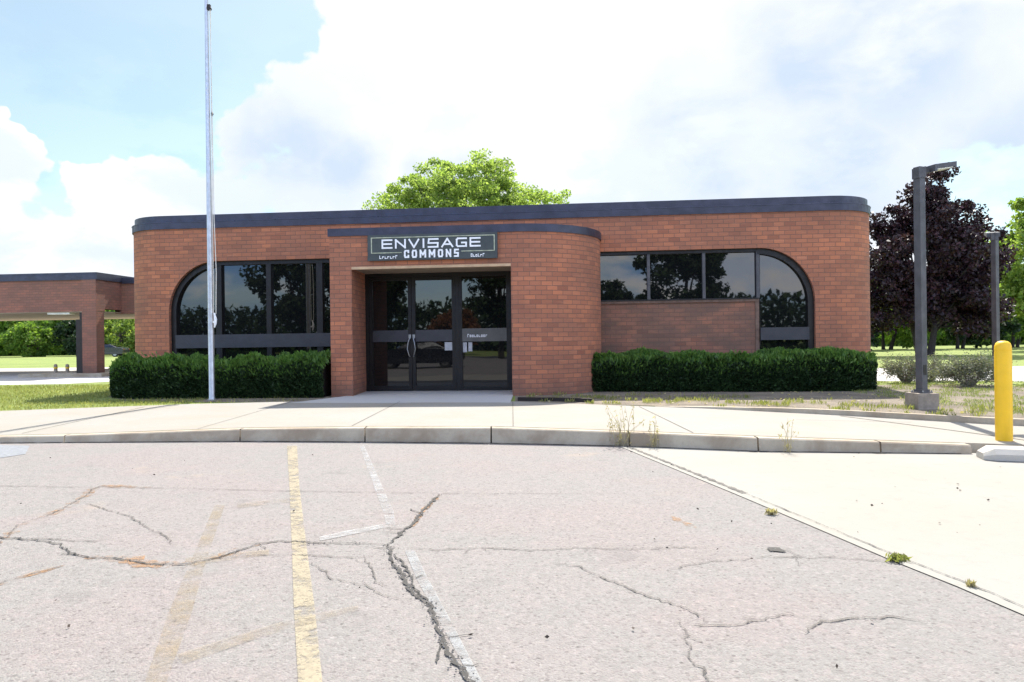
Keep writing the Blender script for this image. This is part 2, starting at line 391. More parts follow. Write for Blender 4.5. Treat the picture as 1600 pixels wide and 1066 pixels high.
def sheet(name, poly, z, material, parent=None):
    if sum(poly[i-1][0]*poly[i][1]-poly[i][0]*poly[i-1][1] for i in range(len(poly))) < 0: poly = poly[::-1]
    mb = MB(); mb.quad([(x, y, z) for x, y in poly], [(x, y) for x, y in poly]); return mb.build(name, material, parent)

def leafcloud(name, P, N, size, material, parent=None, aspect=.55, droop=None):
    """many small kite-shaped leaves; P centres (n,3), N leaf axis (n,3), size (n)"""
    n = len(P); N = N/np.maximum(1e-6, np.linalg.norm(N, axis=1, keepdims=True))
    up = rng.normal(size=(n, 3)); A = np.cross(N, up); A /= np.maximum(1e-6, np.linalg.norm(A, axis=1, keepdims=True))
    s = size[:, None]
    v = np.empty((n, 4, 3)); v[:, 0] = P-N*s*.5; v[:, 1] = P+A*s*aspect*.5+N*s*.05; v[:, 2] = P+N*s*.5; v[:, 3] = P-A*s*aspect*.5+N*s*.05
    me = bpy.data.meshes.new(name)
    me.vertices.add(n*4); me.loops.add(n*4); me.polygons.add(n)
    me.vertices.foreach_set('co', v.reshape(-1).astype(np.float32))
    me.loops.foreach_set('vertex_index', np.arange(n*4, dtype=np.int32))
    me.polygons.foreach_set('loop_start', np.arange(n, dtype=np.int32)*4)
    me.polygons.foreach_set('loop_total', np.full(n, 4, dtype=np.int32))
    me.materials.append(material); me.update(calc_edges=True)
    o = bpy.data.objects.new(name, me); COL.objects.link(o)
    if parent: o.parent = parent
    return o
def unit(n):
    d = rng.normal(size=(n, 3)); return d/np.linalg.norm(d, axis=1, keepdims=True)

def tree(name, loc, crowns, trunk_h, trunk_r, leaf, label, cat='tree', group=None, ncl=60, per=120, ls=.2, cr=.7, bark='bark', shell=.55, limbs=10, stems=1, flat=.75):
    root = empty(name, loc); tag(root, label, cat, group)
    cents = []
    tot = sum(c[3]*c[4]*c[5] for c in crowns)
    for (cx, cy, cz, rx, ry, rz) in crowns:
        k = max(3, int(ncl*rx*ry*rz/tot)); d = unit(k); rad = (shell+(1-shell)*rng.random(k)**.6)[:, None]
        wob = 1+.18*np.sin(d[:, :1]*5+cx)+.12*np.sin(d[:, 1:2]*7+cy+1)
        cents.append(np.array([[cx, cy, cz]])+d*rad*wob*np.array([[rx, ry, rz]]))
    C = np.concatenate(cents); C[:, 2] = np.maximum(C[:, 2], .25)
    tr = MB(); cz = np.mean(C[:, 2]); mx = np.mean(C[:, 0]); my = np.mean(C[:, 1])
    for sidx in range(stems):
        a = 2*math.pi*sidx/max(1, stems)+.5; off = (0 if stems == 1 else .35)
        bx, by = off*math.cos(a), off*math.sin(a)
        tx, ty = mx*.4+bx*2.2, my*.4+by*2.2
        tr.tube([(bx, by, -.25), (bx*1.1, by*1.1, .15), ((bx+tx)/2, (by+ty)/2, trunk_h*.5), (tx, ty, trunk_h), (tx*1.2+mx*.3, ty*1.2, max(trunk_h*1.15, cz*.98))],
                [trunk_r*1.45, trunk_r*1.05, trunk_r*.85, trunk_r*.7, trunk_r*.25], 9)
        sel = rng.choice(len(C), size=min(limbs, len(C)), replace=False)
        for i in sel:
            c = C[i]; h0 = trunk_h*(.72+.4*rng.random()); f = rng.random()*.2
            p0 = np.array([tx, ty, h0]); mid = (p0+c)/2+np.array([0, 0, .12*np.linalg.norm(c-p0)])+rng.normal(size=3)*.12
            tr.tube([tuple(p0), tuple(mid), tuple(c)], [trunk_r*.42, trunk_r*.26, trunk_r*.08], 6, False)
    tr.build('trunk', M[bark], root, True)
    n = len(C)*per; ci = np.repeat(np.arange(len(C)), per)
    crr = cr*(.6+.8*rng.random(len(C)))[ci]
    d = unit(n); rr = (rng.random(n)**.45)*crr
    P = C[ci]+d*rr[:, None]*np.array([[1, 1, flat]])
    N = d*.6+rng.normal(size=(n, 3))*.7+np.array([[0, 0, -.15]])
    o = leafcloud('crown', P, N, ls*(.6+.8*rng.random(n)), M[leaf], root, .6)
    return root

# ------------------------------------------------------------------ ground
KX = np.array([-60, -25, -7.42, -6.48, -3.9, -2.07, -.28, 1.31, 3.01, 5.33, 9., 14.])
KY = np.array([10.9, 10.7, 10.36, 10.33, 10.22, 9.99, 9.70, 9.32, 8.70, 8.31, 7.7, 7.0])
KZ = np.array([.09, .09, .093, .102, .173, .196, .208, .183, .165, .104, .02, .012])
BX = np.array([-60, -25, -9.8, -6.59, -4.4, -2.0, -.05, 1.55, 3.4, 5.2, 7.1, 9.2, 14.])
BY = np.array([11.6, 12.2, 13.7, 14.72, 15.0, 14.75, 14.35, 13.52, 12.75, 11.75, 10.1, 9.2, 8.0])
BZ = np.array([.165, .165, .165, .165, .165, .165, .165, .155, .13, .10, .09, .06, .05])
kerb_y = lambda x: float(np.interp(x, KX, KY)); kerb_z = lambda x: float(np.interp(x, KX, KZ))
back_y = lambda x: float(np.interp(x, BX, BY)); back_z = lambda x: float(np.interp(x, BX, BZ))

g = MB(); g.quad([(-900, -900, -.03), (900, -900, -.03), (900, 1500, -.03), (-900, 1500, -.03)]); tag(g.build('ground', M['grass']), kind='structure')
# lawn plateau behind the pavement
pl = [(x, back_y(x)+(-.25 if x < 1.2 else .04)) for x in np.linspace(-60, 14, 90)]
pl = [(-900, 11.3)]+pl+[(15, 7.0), (900, 7.0), (900, 1500), (-900, 1500)]
lawn_pts = pl
mb = MB(); b = [(x, y, .15) for x, y in pl]; mb.quad(b, pl)
for i in range(91):   # front riser
    (x0, y0), (x1, y1) = pl[i], pl[i+1]
    mb.quad([(x0, y0, -.03), (x1, y1, -.03), (x1, y1, .15), (x0, y0, .15)])
tag(mb.build('lawn', M['grass']), kind='structure')
tag(sheet('parking_lot', [(-60, -26), (60, -26), (60, 6.5)]+[(x, kerb_y(x)+.10) for x in np.linspace(14, -60, 40)], 0.0, M['asphalt']), kind='structure')
PX = {
'main':[(-0.10,2.6),(-0.19,2.93),(-0.23,3.05),(-0.31,3.21),(-0.34,3.32),(-0.37,3.46),(-0.42,3.62),(-0.45,3.80),(-0.52,3.90),(-0.59,4.00),(-0.65,4.22),(-0.73,4.40),(-0.80,4.66),(-0.87,4.92)],
'main2':[(-0.46,3.80),(-0.56,4.05),(-0.63,4.27),(-0.69,4.46),(-0.78,4.68)],
'up':[(-0.87,4.92),(-0.82,5.25),(-0.77,5.46),(-0.75,5.87),(-0.71,6.21),(-0.68,6.52)],
'right1':[(-0.71,4.82),(-0.49,4.78),(-0.19,4.82),(0.11,4.74),(0.41,4.79),(0.83,4.74),(1.09,4.77),(1.36,4.74)],
'left1':[(-0.87,4.92),(-1.08,4.96),(-1.36,4.99),(-1.64,5.04),(-1.76,4.99),(-1.84,4.85),(-1.94,4.68),(-2.09,4.54),(-2.34,4.56),(-2.62,4.70),(-2.84,4.72),(-2.99,4.82),(-3.19,5.03),(-3.43,5.15),(-3.65,5.21),(-3.9,5.27),(-4.6,5.2)],
'left1b':[(-2.94,5.11),(-3.13,5.12),(-3.35,5.18),(-3.60,5.21)],
'left1c':[(-0.93,4.64),(-1.10,4.64),(-1.41,4.71),(-1.66,4.72),(-1.97,4.65)],
'left2':[(-3.85,6.40),(-3.43,6.06),(-3.11,5.82),(-2.75,5.41),(-2.55,5.23),(-2.38,4.99)],
'left3':[(-3.65,5.08),(-3.89,5.62),(-3.84,5.86),(-3.87,6.15),(-3.96,6.58),(-4.09,6.96),(-4.08,7.11),(-3.53,7.01)],
'left4':[(-3.3,4.0),(-3.04,4.23),(-2.96,4.39),(-2.87,4.56)],
'horiz':[(-6.5,7.2),(-5.15,7.18),(-4.18,7.05),(-3.11,6.92),(-2.13,6.75),(-0.60,6.54),(1.02,6.44)],
'br1':[(-1.00,4.69),(-0.88,4.40),(-0.80,4.14),(-0.70,4.05)],
'br2':[(-1.28,4.54),(-1.08,4.23),(-0.86,4.11),(-0.72,3.93),(-0.60,3.85)],
'r2':[(0.22,4.48),(0.38,4.41),(0.49,4.23),(0.61,4.03),(0.74,3.85),(0.85,3.73),(0.92,3.62),(0.94,3.50)],
'r3':[(0.61,4.03),(0.67,3.85),(0.81,3.73),(0.91,3.64)],
'r4':[(0.81,3.58),(0.80,3.39),(0.78,3.25),(0.76,3.12),(0.78,3.03),(0.77,2.7)],
'r5':[(0.85,3.48),(1.03,3.46),(1.22,3.54),(1.40,3.60)],
'r6':[(1.35,3.37),(1.51,3.50),(1.68,3.53),(1.87,3.55),(1.99,3.46)],
'r7':[(0.90,4.30),(1.17,4.44),(1.60,4.54),(2.00,4.51),(2.27,4.42),(2.37,4.39)],
}
def jag(line, step=.035, amp=.010):
    out = []
    for (x0, y0), (x1, y1) in zip(line[:-1], line[1:]):
        L = math.hypot(x1-x0, y1-y0); n = max(1, int(L/step))
        for i in range(n):
            f = i/n; out.append((x0+(x1-x0)*f+random.uniform(-amp, amp), y0+(y1-y0)*f+random.uniform(-amp, amp)))
    out.append(line[-1]); return out
def ribbon(mb, line, wid, z, step=.035, amp=.010, taper=True, branch=0):
    pts = jag(line, step, amp)
    if branch:
        for (x, y) in pts[2:-2]:
            if random.random() < branch:
                a = random.uniform(0, 6.28); L_ = random.uniform(.05, .20); q = [(x, y)]
                for k in range(3): a += random.uniform(-.6, .6); q.append((q[-1][0]+L_/3*math.cos(a), q[-1][1]+L_/3*math.sin(a)))
                ribbon(mb, q, wid*.40, z, .025, .006)
    n = len(pts); prev = None; b0 = None
    for i, (x, y) in enumerate(pts):
        x0, y0 = pts[max(0, i-1)]; x1, y1 = pts[min(n-1, i+1)]
        dx, dy = x1-x0, y1-y0; L = math.hypot(dx, dy) or 1; nx, ny = -dy/L, dx/L
        t = i/(n-1); wl = wid*random.uniform(.45, 1.35)
        if taper: wl *= min(1, .25+t*6, .25+(1-t)*6)
        a = (x+nx*wl/2, y+ny*wl/2, z); c = (x-nx*wl/2, y-ny*wl/2, z)
        if prev: mb.quad([prev[1], c, a, prev[0]])
        prev = (a, c)
cr = MB()
for k, wd in (('main', .025), ('main2', .016), ('up', .026), ('left1', .014)): ribbon(cr, PX[k], wd, .0075, .03, .013, True, .10)
ribbon(cr, [(1.66, 4.72), (1.70, 4.69), (1.75, 4.63)], .10, .0075)
tag(cr.build('wide_pavement_crack', M['crack']), kind='structure')
cr = MB()
for k in ('right1', 'left1b', 'left1c', 'left2', 'left3', 'br1', 'br2', 'r2', 'r4', 'r5', 'r6', 'r7', 'left4'): ribbon(cr, PX[k], .013 if k[0] != 'b' else .010, .007, .03, .014, True, .07)
ribbon(cr, PX['horiz'], .012, .007)
tag(cr.build('fine_pavement_cracks', M['crack2']), kind='structure')
cr = MB()
for k, wd in (('left3', .10), ('left4', .07)): ribbon(cr, PX[k], wd, .0035, .06, .015)
ribbon(cr, PX['left1'][4:11], .14, .0035, .06, .02); ribbon(cr, PX['up'][1:], .05, .0035, .05, .01); ribbon(cr, [(-4.6, 5.22), (-3.7, 5.2)], .22, .0035, .06, .02)
ribbon(cr, [(1.22, 5.62), (1.27, 5.45), (1.33, 5.25)], .06, .0035, .04, .01)
tag(cr.build('rust_stains', M['rust']), kind='structure')
# gravel in the wide crack: loose stones nobody could count
st = MB()
def stone(mb, x, y, z, r):
    b = len(mb.v); n = 6
    for k in range(n):
        a = 2*math.pi*k/n+random.random()*.5; q = r*random.uniform(.7, 1.2); mb.v.append((x+q*math.cos(a), y+q*math.sin(a), z))
    for k in range(n):
        a = 2*math.pi*k/n; q = r*random.uniform(.35, .7); mb.v.append((x+q*math.cos(a), y+q*math.sin(a), z+r*random.uniform(.5, .9)))
    for k in range(n): mb.f.append((b+k, b+(k+1) % n, b+n+(k+1) % n, b+n+k)); mb.uv += [(0, 0)]*4
    mb.f.append(tuple(b+n+k for k in range(n))); mb.uv += [(0, 0)]*n
for k, dn in (('main', 20), ('up', 7), ('left1', 4)):
    L = PX[k]
    for (x0, y0), (x1, y1) in zip(L[:-1], L[1:]):
        for i in range(int(dn*math.hypot(x1-x0, y1-y0)/.15)):
            f = random.random(); stone(st, x0+(x1-x0)*f+random.gauss(0, .022), y0+(y1-y0)*f+random.gauss(0, .022), .006, random.uniform(.002, .0065))
tag(st.build('crack_gravel', M['rubble']), 'loose dark gravel crumbling along the wide crack in the asphalt', 'gravel', kind='stuff')

PAINT = {
'yellow':[(-3.07,9.72),(-2.93,9.70),(-2.09,6.98),(-1.45,4.98),(-1.06,3.78),(-0.80,2.95),(-.62,2.4),(-.74,2.4),(-0.90,2.95),(-1.17,3.78),(-1.55,4.98),(-2.19,6.99)],
'faint':[(-2.59,6.20),(-2.50,6.19),(-2.02,4.71),(-1.68,3.71),(-1.45,2.97),(-1.25,2.4),(-1.36,2.4),(-1.54,2.97),(-1.80,3.71),(-2.12,4.72)],
'faint2':[(-2.08,4.51),(-1.94,4.57),(-1.62,4.72),(-1.66,4.84),(-2.01,4.74),(-2.15,4.68)],
'faint3':[(-1.45,3.12),(-1.23,3.38),(-1.03,3.54),(-0.82,3.72),(-0.83,3.79),(-1.07,3.67),(-1.27,3.49),(-1.53,3.22)],
'faint4':[(-2.35,6.07),(-1.93,6.28),(-1.98,6.46),(-2.41,6.24)],
'white':[(-2.07,9.63),(-2.00,9.62),(-1.41,7.42),(-0.99,5.88),(-0.90,5.43),(-0.97,5.43),(-1.08,5.89),(-1.49,7.43)],
'whiteb':[(-1.37,5.04),(-1.22,5.16),(-0.93,5.40),(-0.96,5.51),(-1.25,5.29),(-1.40,5.14)],
'whitec':[(-0.74,4.80),(-0.67,4.79),(-0.53,4.27),(-0.39,3.80),(-0.26,3.35),(-0.14,2.93),(-.02,2.5),(-.07,2.5),(-0.18,2.93),(-0.29,3.28),(-0.41,3.67),(-0.58,4.21)],
}
for k, mt, z in (('yellow', 'p_yellow', .0045), ('faint', 'p_faint', .0045), ('faint2', 'p_faint', .0055), ('faint3', 'p_faint2', .0055), ('faint4', 'p_faint2', .0055), ('white', 'p_white', .0045), ('whiteb', 'p_white', .005), ('whitec', 'p_white2', .0045)):
    tag(sheet('painted_line', PAINT[k], z, M[mt]), kind='structure')
tag(sheet('asphalt_patch', [(-8.3, 10.1), (-7.27, 10.16), (-6.78, 10.05), (-6.32, 9.28), (-6.44, 8.99), (-7.6, 9.2)], .004, M['patch']), kind='structure')

# concrete driveway apron on the right, with a pale edging strip and a dirty joint
BORD = [(1.36, 9.45), (1.39, 9.26), (1.74, 7.56), (1.98, 6.38), (2.2, 5.24), (2.35, 4.43), (2.46, 3.96), (2.53, 3.56), (2.72, 2.5), (3.15, 0), (3.9, -8), (4.2, -26)]
tag(sheet('driveway', BORD+[(60, -26), (60, 6.5)]+[(x, kerb_y(x)+.08) for x in np.linspace(14, 1.5, 20)], .003, M['apron']), kind='structure')
e = MB()
for (x0, y0), (x1, y1) in zip(BORD[1:-3], BORD[2:-2]): e.quad([(x0-.02, y0, .006), (x0+.035, y0, .006), (x1+.035, y1, .006), (x1-.02, y1, .006)])
tag(e.build('driveway_edging', M['apron']), kind='structure')
jt = MB(); ribbon(jt, [(x+.075, y) for x, y in BORD[1:4]], .05, .0095, .05, .006, False); ribbon(jt, [(x+.075, y) for x, y in BORD[3:8]], .012, .0095, .05, .006, False)

tag(jt.build('driveway_joint', M['crack2']), kind='structure')

# kerb: segments with open joints
kb = MB(); js = [-60]+list(np.arange(-58, -8, 2.2))+[-6.48, -3.9, -2.07, -.30, 1.5, 2.98, 4.35, 5.33]
for x0, x1 in zip(js[:-1], js[1:]):
    xs = np.linspace(x0+.010, x1-.010, 5)
    for a, c in zip(xs[:-1], xs[1:]):
        ya, yc, za, zc = kerb_y(a), kerb_y(c), kerb_z(a), kerb_z(c)
        kb.quad([(a, ya, -.02), (c, yc, -.02), (c, yc+.02, zc-.015), (a, ya+.02, za-.015)])
        kb.quad([(a, ya+.02, za-.015), (c, yc+.02, zc-.015), (c, yc+.035, zc), (a, ya+.035, za)])
        kb.quad([(a, ya+.035, za), (c, yc+.035, zc), (c, yc+.16, zc+.002), (a, ya+.16, za+.002)])
    for x, sgn in ((xs[0], 1), (xs[-1], -1)):
        y, z = kerb_y(x), kerb_z(x); q = [(x, y, -.02), (x, y+.02, z-.015), (x, y+.16, z), (x, y+.16, -.02)]
        kb.quad(q if sgn > 0 else q[::-1])
tag(kb.build('kerb', M['kerb']), kind='structure')
gd = MB(); ribbon(gd, [(x, kerb_y(x)-.012) for x in np.arange(-12, 5.3, .4)], .035, .009, .08, .006, False)
for x in (2.98, 4.35): ribbon(gd, [(x-.12, kerb_y(x)-.03), (x+.12, kerb_y(x)-.03)], .07, .0095, .04, .01)
tag(gd.build('gutter_dirt', M['crack']), kind='structure')
# sidewalk
sw = MB(); xs = np.concatenate([np.linspace(-60, -12, 16), np.linspace(-11.4, 9.2, 80), [11, 14]]); K = 6
for a, c in zip(xs[:-1], xs[1:]):
    for k in range(K):
        q = []
        for x, f in ((a, k/K), (c, k/K), (c, (k+1)/K), (a, (k+1)/K)):
            y0 = kerb_y(x)+.165; y1 = back_y(x); z0 = kerb_z(x)+.002
            q.append((x, y0+(y1-y0)*f, z0+(back_z(x)-z0)*f+.004))
        sw.quad(q)
for x in np.arange(-59, 5.3, 1.0):   # closes the gap where the kerb joints are open
    pass
o = sw.build('sidewalk', M['concrete']); tag(o, kind='structure')
kb2 = MB(); kb3 = MB()
for a, c in zip(xs[:-1], xs[1:]):
    if c > 5.36: kb3.quad([(a, kerb_y(a)+.163, -.02), (c, kerb_y(c)+.163, -.02), (c, kerb_y(c)+.164, kerb_z(c)+.006), (a, kerb_y(a)+.164, kerb_z(a)+.006)]); continue
    kb2.quad([(a, kerb_y(a)+.163, -.02), (c, kerb_y(c)+.163, -.02), (c, kerb_y(c)+.163, kerb_z(c)-.01), (a, kerb_y(a)+.163, kerb_z(a)-.01)])
tag(kb2.build('kerb_backing', M['joint']), kind='structure'); tag(kb3.build('pavement_edge', M['kerb']), kind='structure')
jm = MB()
def swz(x, y):
    y0 = kerb_y(x)+.165; f = max(0, min(1, (y-y0)/(back_y(x)-y0))); return kerb_z(x)+.002+(back_z(x)-kerb_z(x)-.002)*f+.004
def joint(x0, y0, x1, y1, wd=.02):
    n = max(2, int(math.hypot(x1-x0, y1-y0)/.25)); L = math.hypot(x1-x0, y1-y0); nx, ny = -(y1-y0)/L*wd/2, (x1-x0)/L*wd/2
    for i in range(n):
        p = [(x0+(x1-x0)*t, y0+(y1-y0)*t) for t in (i/n, (i+1)/n)]
        q = [(p[0][0]-nx, p[0][1]-ny), (p[1][0]-nx, p[1][1]-ny), (p[1][0]+nx, p[1][1]+ny), (p[0][0]+nx, p[0][1]+ny)]
        jm.quad([(x, y, swz(x, y)+.0045) for x, y in q])
joint(-7.3, 10.65, -7.3, 14.2, .014)
joint(5.25, 11.5, 6.3, 8.55, .03); joint(4.3, 10.9, 5.9, 10.6, .012)
for x in (-4.6, -2.3, 0.0, 2.3): joint(x, kerb_y(x)+.2, x, back_y(x)-.15, .010)
o = jm.build('sidewalk_joints', M['joint']); tag(o, kind='structure')
# low kerb behind the pavement, right-hand bed
lk = MB(); xr = np.linspace(2.6, 14, 30)
for a, c in zip(xr[:-1], xr[1:]):
    ya, yc = back_y(a), back_y(c); za = .150+.035*min(1, (a-2.6)/2.); zc = .150+.035*min(1, (c-2.6)/2.)
    lk.quad([(a, ya-.04, 0), (c, yc-.04, 0), (c, yc-.02, zc), (a, ya-.02, za)]); lk.quad([(a, ya-.02, za), (c, yc-.02, zc), (c, yc+.11, zc), (a, ya+.11, za)])
    lk.quad([(c, yc+.11, 0), (a, ya+.11, 0), (a, ya+.11, za), (c, yc+.11, zc)])
tag(lk.build('bed_kerb', M['kerb']), kind='structure')
# entry walk, beds, far pavements
tag(sheet('entry_walk', [(-4.55, 14.6), (-.05, 14.0), (.02, 16.2), (.0, 17.9), (-4.0, 18.2), (-3.72, 16.45)], .172, M['entry']), kind='structure')
tag(sheet('planting_bed', [(.05, 14.3), (1.55, 13.55), (3.4, 12.8), (5.2, 11.82), (7.1, 10.2), (8.3, 9.8), (10.2, 12.2), (12.5, 15.5), (11.5, 17.6), (9.4, 17.9), (8.0, 17.2), (.05, 18.1)], .1545, M['soil']), kind='structure')
tag(sheet('hedge_bed', [(-8.6, 15.9), (-6.6, 15.3), (-4.5, 15.0), (-4.0, 15.7), (-4.0, 18.3), (-9.4, 18.9), (-9.9, 17.5)], .1545, M['soil']), kind='structure')
tag(sheet('far_drive', [(9.7, 19.3), (12.6, 18.7), (15.2, 16.6), (20, 15), (80, 12), (80, 26), (9.7, 27)], .156, M['pave_far']), kind='structure')
tag(sheet('drive_lane', [(-80, 22.0), (-14.6, 23.3), (-13.6, 24.5), (-13, 36), (-14, 40), (-80, 43)], .156, M['pave_far']), kind='structure')

# ------------------------------------------------------------------ main building
A = .0908; O = (-4.1261, 16.3131)
bld = empty('brick_building', (O[0], O[1], .15), -A)
tag(bld, 'single-storey red brick building with rounded corners, quarter-arch windows and a projecting entrance', 'building')
Z0 = -.05                                  # local z = world z - .15
def Lz(z): return z-.15
VM, ZW, ZFB, ZFT = 1.96, 3.545, 4.40, 4.76
CL_, CR_, RL = -5.26, 11.68, 1.3
DEP = 13.0
def corner(cu, cv, r, a0, a1, n): return [(cu+r*math.cos(a0+(a1-a0)*i/n), cv+r*math.sin(a0+(a1-a0)*i/n)) for i in range(n+1)]
def outline(off):       # closed footprint, counter-clockwise seen from above, starting at left back
    r = RL+off
    return [(CL_-r, VM+DEP+off)]+corner(CL_, VM+RL, r, math.pi, 1.5*math.pi, 14)+corner(CR_, VM+RL, r, 1.5*math.pi, 2*math.pi, 14)+[(CR_+r, VM+DEP+off)]
def band_wall(mb, path, z0, z1, close=False, s0=0):
    s = s0
    P = path+([path[0]] if close else [])
    for (a, b), (c, d) in zip(P[:-1], P[1:]):
        L = math.hypot(c-a, d-b)
        zz0 = z0; zz1 = z1
        mb.quad([(a, b, Lz(zz0)), (c, d, Lz(zz0)), (c, d, Lz(zz1)), (a, b, Lz(zz1))], [(s, zz0), (s+L, zz0), (s+L, zz1), (s, zz1)]); s += L
    return s
wall = MB()
fp = outline(0)
left = [p for p in fp if p[0] <= CL_+1e-6]
s = band_wall(wall, left, .05, ZFB+.02)
# front strips with the two arched openings
UAL, UAR = -5.02, 11.30; RA = 1.32; RV = .24
UO2 = 6.0                                   # inner end of the right opening, behind the porch
def ztop(u):
    if u < UAL or (u > 0.1 and u < UO2) or u > UAR: return None
    if u < UAL+RA: return ZW-RA+math.sqrt(max(0, RA*RA-(UAL+RA-u)**2))
    if u > UAR-RA: return ZW-RA+math.sqrt(max(0, RA*RA-(u-UAR+RA)**2))
    return ZW
arcL = [UAL+RA-RA*math.cos(t) for t in np.linspace(0, math.pi/2, 22)]
arcR = [UAR-RA+RA*math.sin(t) for t in np.linspace(0, math.pi/2, 22)]
us = sorted(set([CL_, UAL, .1, UO2, UAR, CR_]+arcL+arcR))
s_at = lambda u: s+(u-CL_)
def strip(u0, u1, za0, za1):
    wall.quad([(u0, VM, Lz(za0)), (u1, VM, Lz(za1)), (u1, VM, Lz(ZFB+.02)), (u0, VM, Lz(ZFB+.02))], [(s_at(u0), za0), (s_at(u1), za1), (s_at(u1), ZFB+.02), (s_at(u0), ZFB+.02)])
opL, opR = [], []
for u0, u1 in zip(us[:-1], us[1:]):
    m = (u0+u1)/2
    if ztop(m) is None: strip(u0, u1, .05, .05)
    else:
        f = lambda u: (ztop(min(max(u, UAL+1e-6), UAR-1e-6)) or ZW)
        z0, z1 = f(u0+1e-6), f(u1-1e-6); strip(u0, u1, z0, z1)
        (opL if m < 0.1 else opR).append(((u0, z0), (u1, z1)))
s2 = band_wall(wall, [p for p in fp if p[0] >= CR_-1e-6], .05, ZFB+.02, s0=s_at(CR_))
band_wall(wall, [fp[-1], fp[0]], .05, ZFB+.02)
# reveals
def reveal(segs, side):
    t = 0
    pts = [segs[0][0]]+[b for a, b in segs]
    pts = [(pts[0][0], .05)]+pts if side == 'L' else pts+[(pts[-1][0], .05)]
    for (u0, z0), (u1, z1) in zip(pts[:-1], pts[1:]):
        L = math.hypot(u1-u0, z1-z0)
        wall.quad([(u0, VM, Lz(z0)), (u0, VM+RV, Lz(z0)), (u1, VM+RV, Lz(z1)), (u1, VM, Lz(z1))], [(0, t), (RV, t), (RV, t+L), (0, t+L)]); t += L
reveal(opL, 'L'); reveal(opR, 'R')
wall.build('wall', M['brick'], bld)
# stepped metal fascia
fa = MB()
def ring(mb, prof):   # prof: list of (offset, z)
    outs = [outline(o_) for o_, z in prof]
    for j in range(len(prof)-1):
        a, b = outs[j], outs[j+1]; n = len(a)
        for i in range(n):
            k = (i+1) % n
            mb.quad([(*a[i], Lz(prof[j][1])), (*a[k], Lz(prof[j][1])), (*b[k], Lz(prof[j+1][1])), (*b[i], Lz(prof[j+1][1]))])
ring(fa, [(0, ZFB), (.035, ZFB), (.035, ZFB+.17), (-.03, ZFB+.185)])
ring(fa, [(-.03, ZFB+.185), (-.03, ZFT), (-.25, ZFT), (-.26, ZFT-.2)])
fa.build('fascia', M['coping'], bld)
fe = MB(); ring(fe, [(.036, ZFB+.165), (.045, ZFB+.168), (.045, ZFB+.183), (.03, ZFB+.186)]); fe.build('fascia_trim', M['coping_edge'], bld)
rf = MB(); rf.quad([(a, b, Lz(ZFT-.2)) for a, b in outline(-.25)]); rf.build('roof', M['roof'], bld)

# ---- porch
porch_front = .0; OPL, OPR, ZOP, ZPB, ZPT = .507, 4.139, 3.07, 3.80, 3.975
VD = 1.5
pc = MB()
def vq(mb, a, b, z0, z1, s0):      # vertical quad a->b (plan points)
    L = math.hypot(b[0]-a[0], b[1]-a[1])
    mb.quad([(a[0], a[1], Lz(z0)), (b[0], b[1], Lz(z0)), (b[0], b[1], Lz(z1)), (a[0], a[1], Lz(z1))], [(s0, z0), (s0+L, z0), (s0+L, z1), (s0, z1)]); return s0+L
sp = vq(pc, (0, VM-.001), (0, 0), .05, ZPB+.01, .3)
sp = vq(pc, (0, 0), (OPL, 0), .05, ZPB+.01, sp)
vq(pc, (OPL, 0), (OPR, 0), ZOP, ZPB+.01, sp); sp += OPR-OPL
arc = corner(4.22, VM, VM, 1.5*math.pi, 2*math.pi, 22)
sp = vq(pc, (OPR, 0), (4.22, 0), .05, ZPB+.01, sp)
for a, b in zip(arc[:-1], arc[1:]): sp = vq(pc, a, b, .05, ZPB+.01, sp)
vq(pc, (OPL, 0), (.36, VD+.2), .05, ZOP, .05); vq(pc, (4.03, VD+.2), (OPR, 0), .05, ZOP, .1)
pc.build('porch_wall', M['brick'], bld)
sf = MB(); sf.quad([(OPL, 0, Lz(ZOP)), (.36, VD+.2, Lz(ZOP)), (4.03, VD+.2, Lz(ZOP)), (OPR, 0, Lz(ZOP))])
sf.build('porch_soffit', M['soffit'], bld)
lt = MB(); lt.box(OPL+.003, OPR-.003, -.006, .10, Lz(ZOP)-.03, Lz(ZOP)+.028); lt.build('lintel', m_plain('lintel_paint', (.50, .34, .21), .8, 0, .15, 4), bld)
def porch_path(off): return [(-off, VM-.002), (-off, -off)]+[(4.22, -off)]+corner(4.22, VM, VM+off, 1.5*math.pi, 2*math.pi, 22)[1:]
pf = MB()
prof = [(0, ZPB), (.03, ZPB), (.03, ZPT), (-.15, ZPT)]
for j in range(len(prof)-1):
    a, b = porch_path(prof[j][0]), porch_path(prof[j+1][0])
    for i in range(len(a)-1):
        pf.quad([(*a[i], Lz(prof[j][1])), (*a[i+1], Lz(prof[j][1])), (*b[i+1], Lz(prof[j+1][1])), (*b[i], Lz(prof[j+1][1]))])
pr = porch_path(-.149); pf.quad([(*p, Lz(ZPT-.001)) for p in pr])
pf.build('porch_fascia', M['coping'], bld)

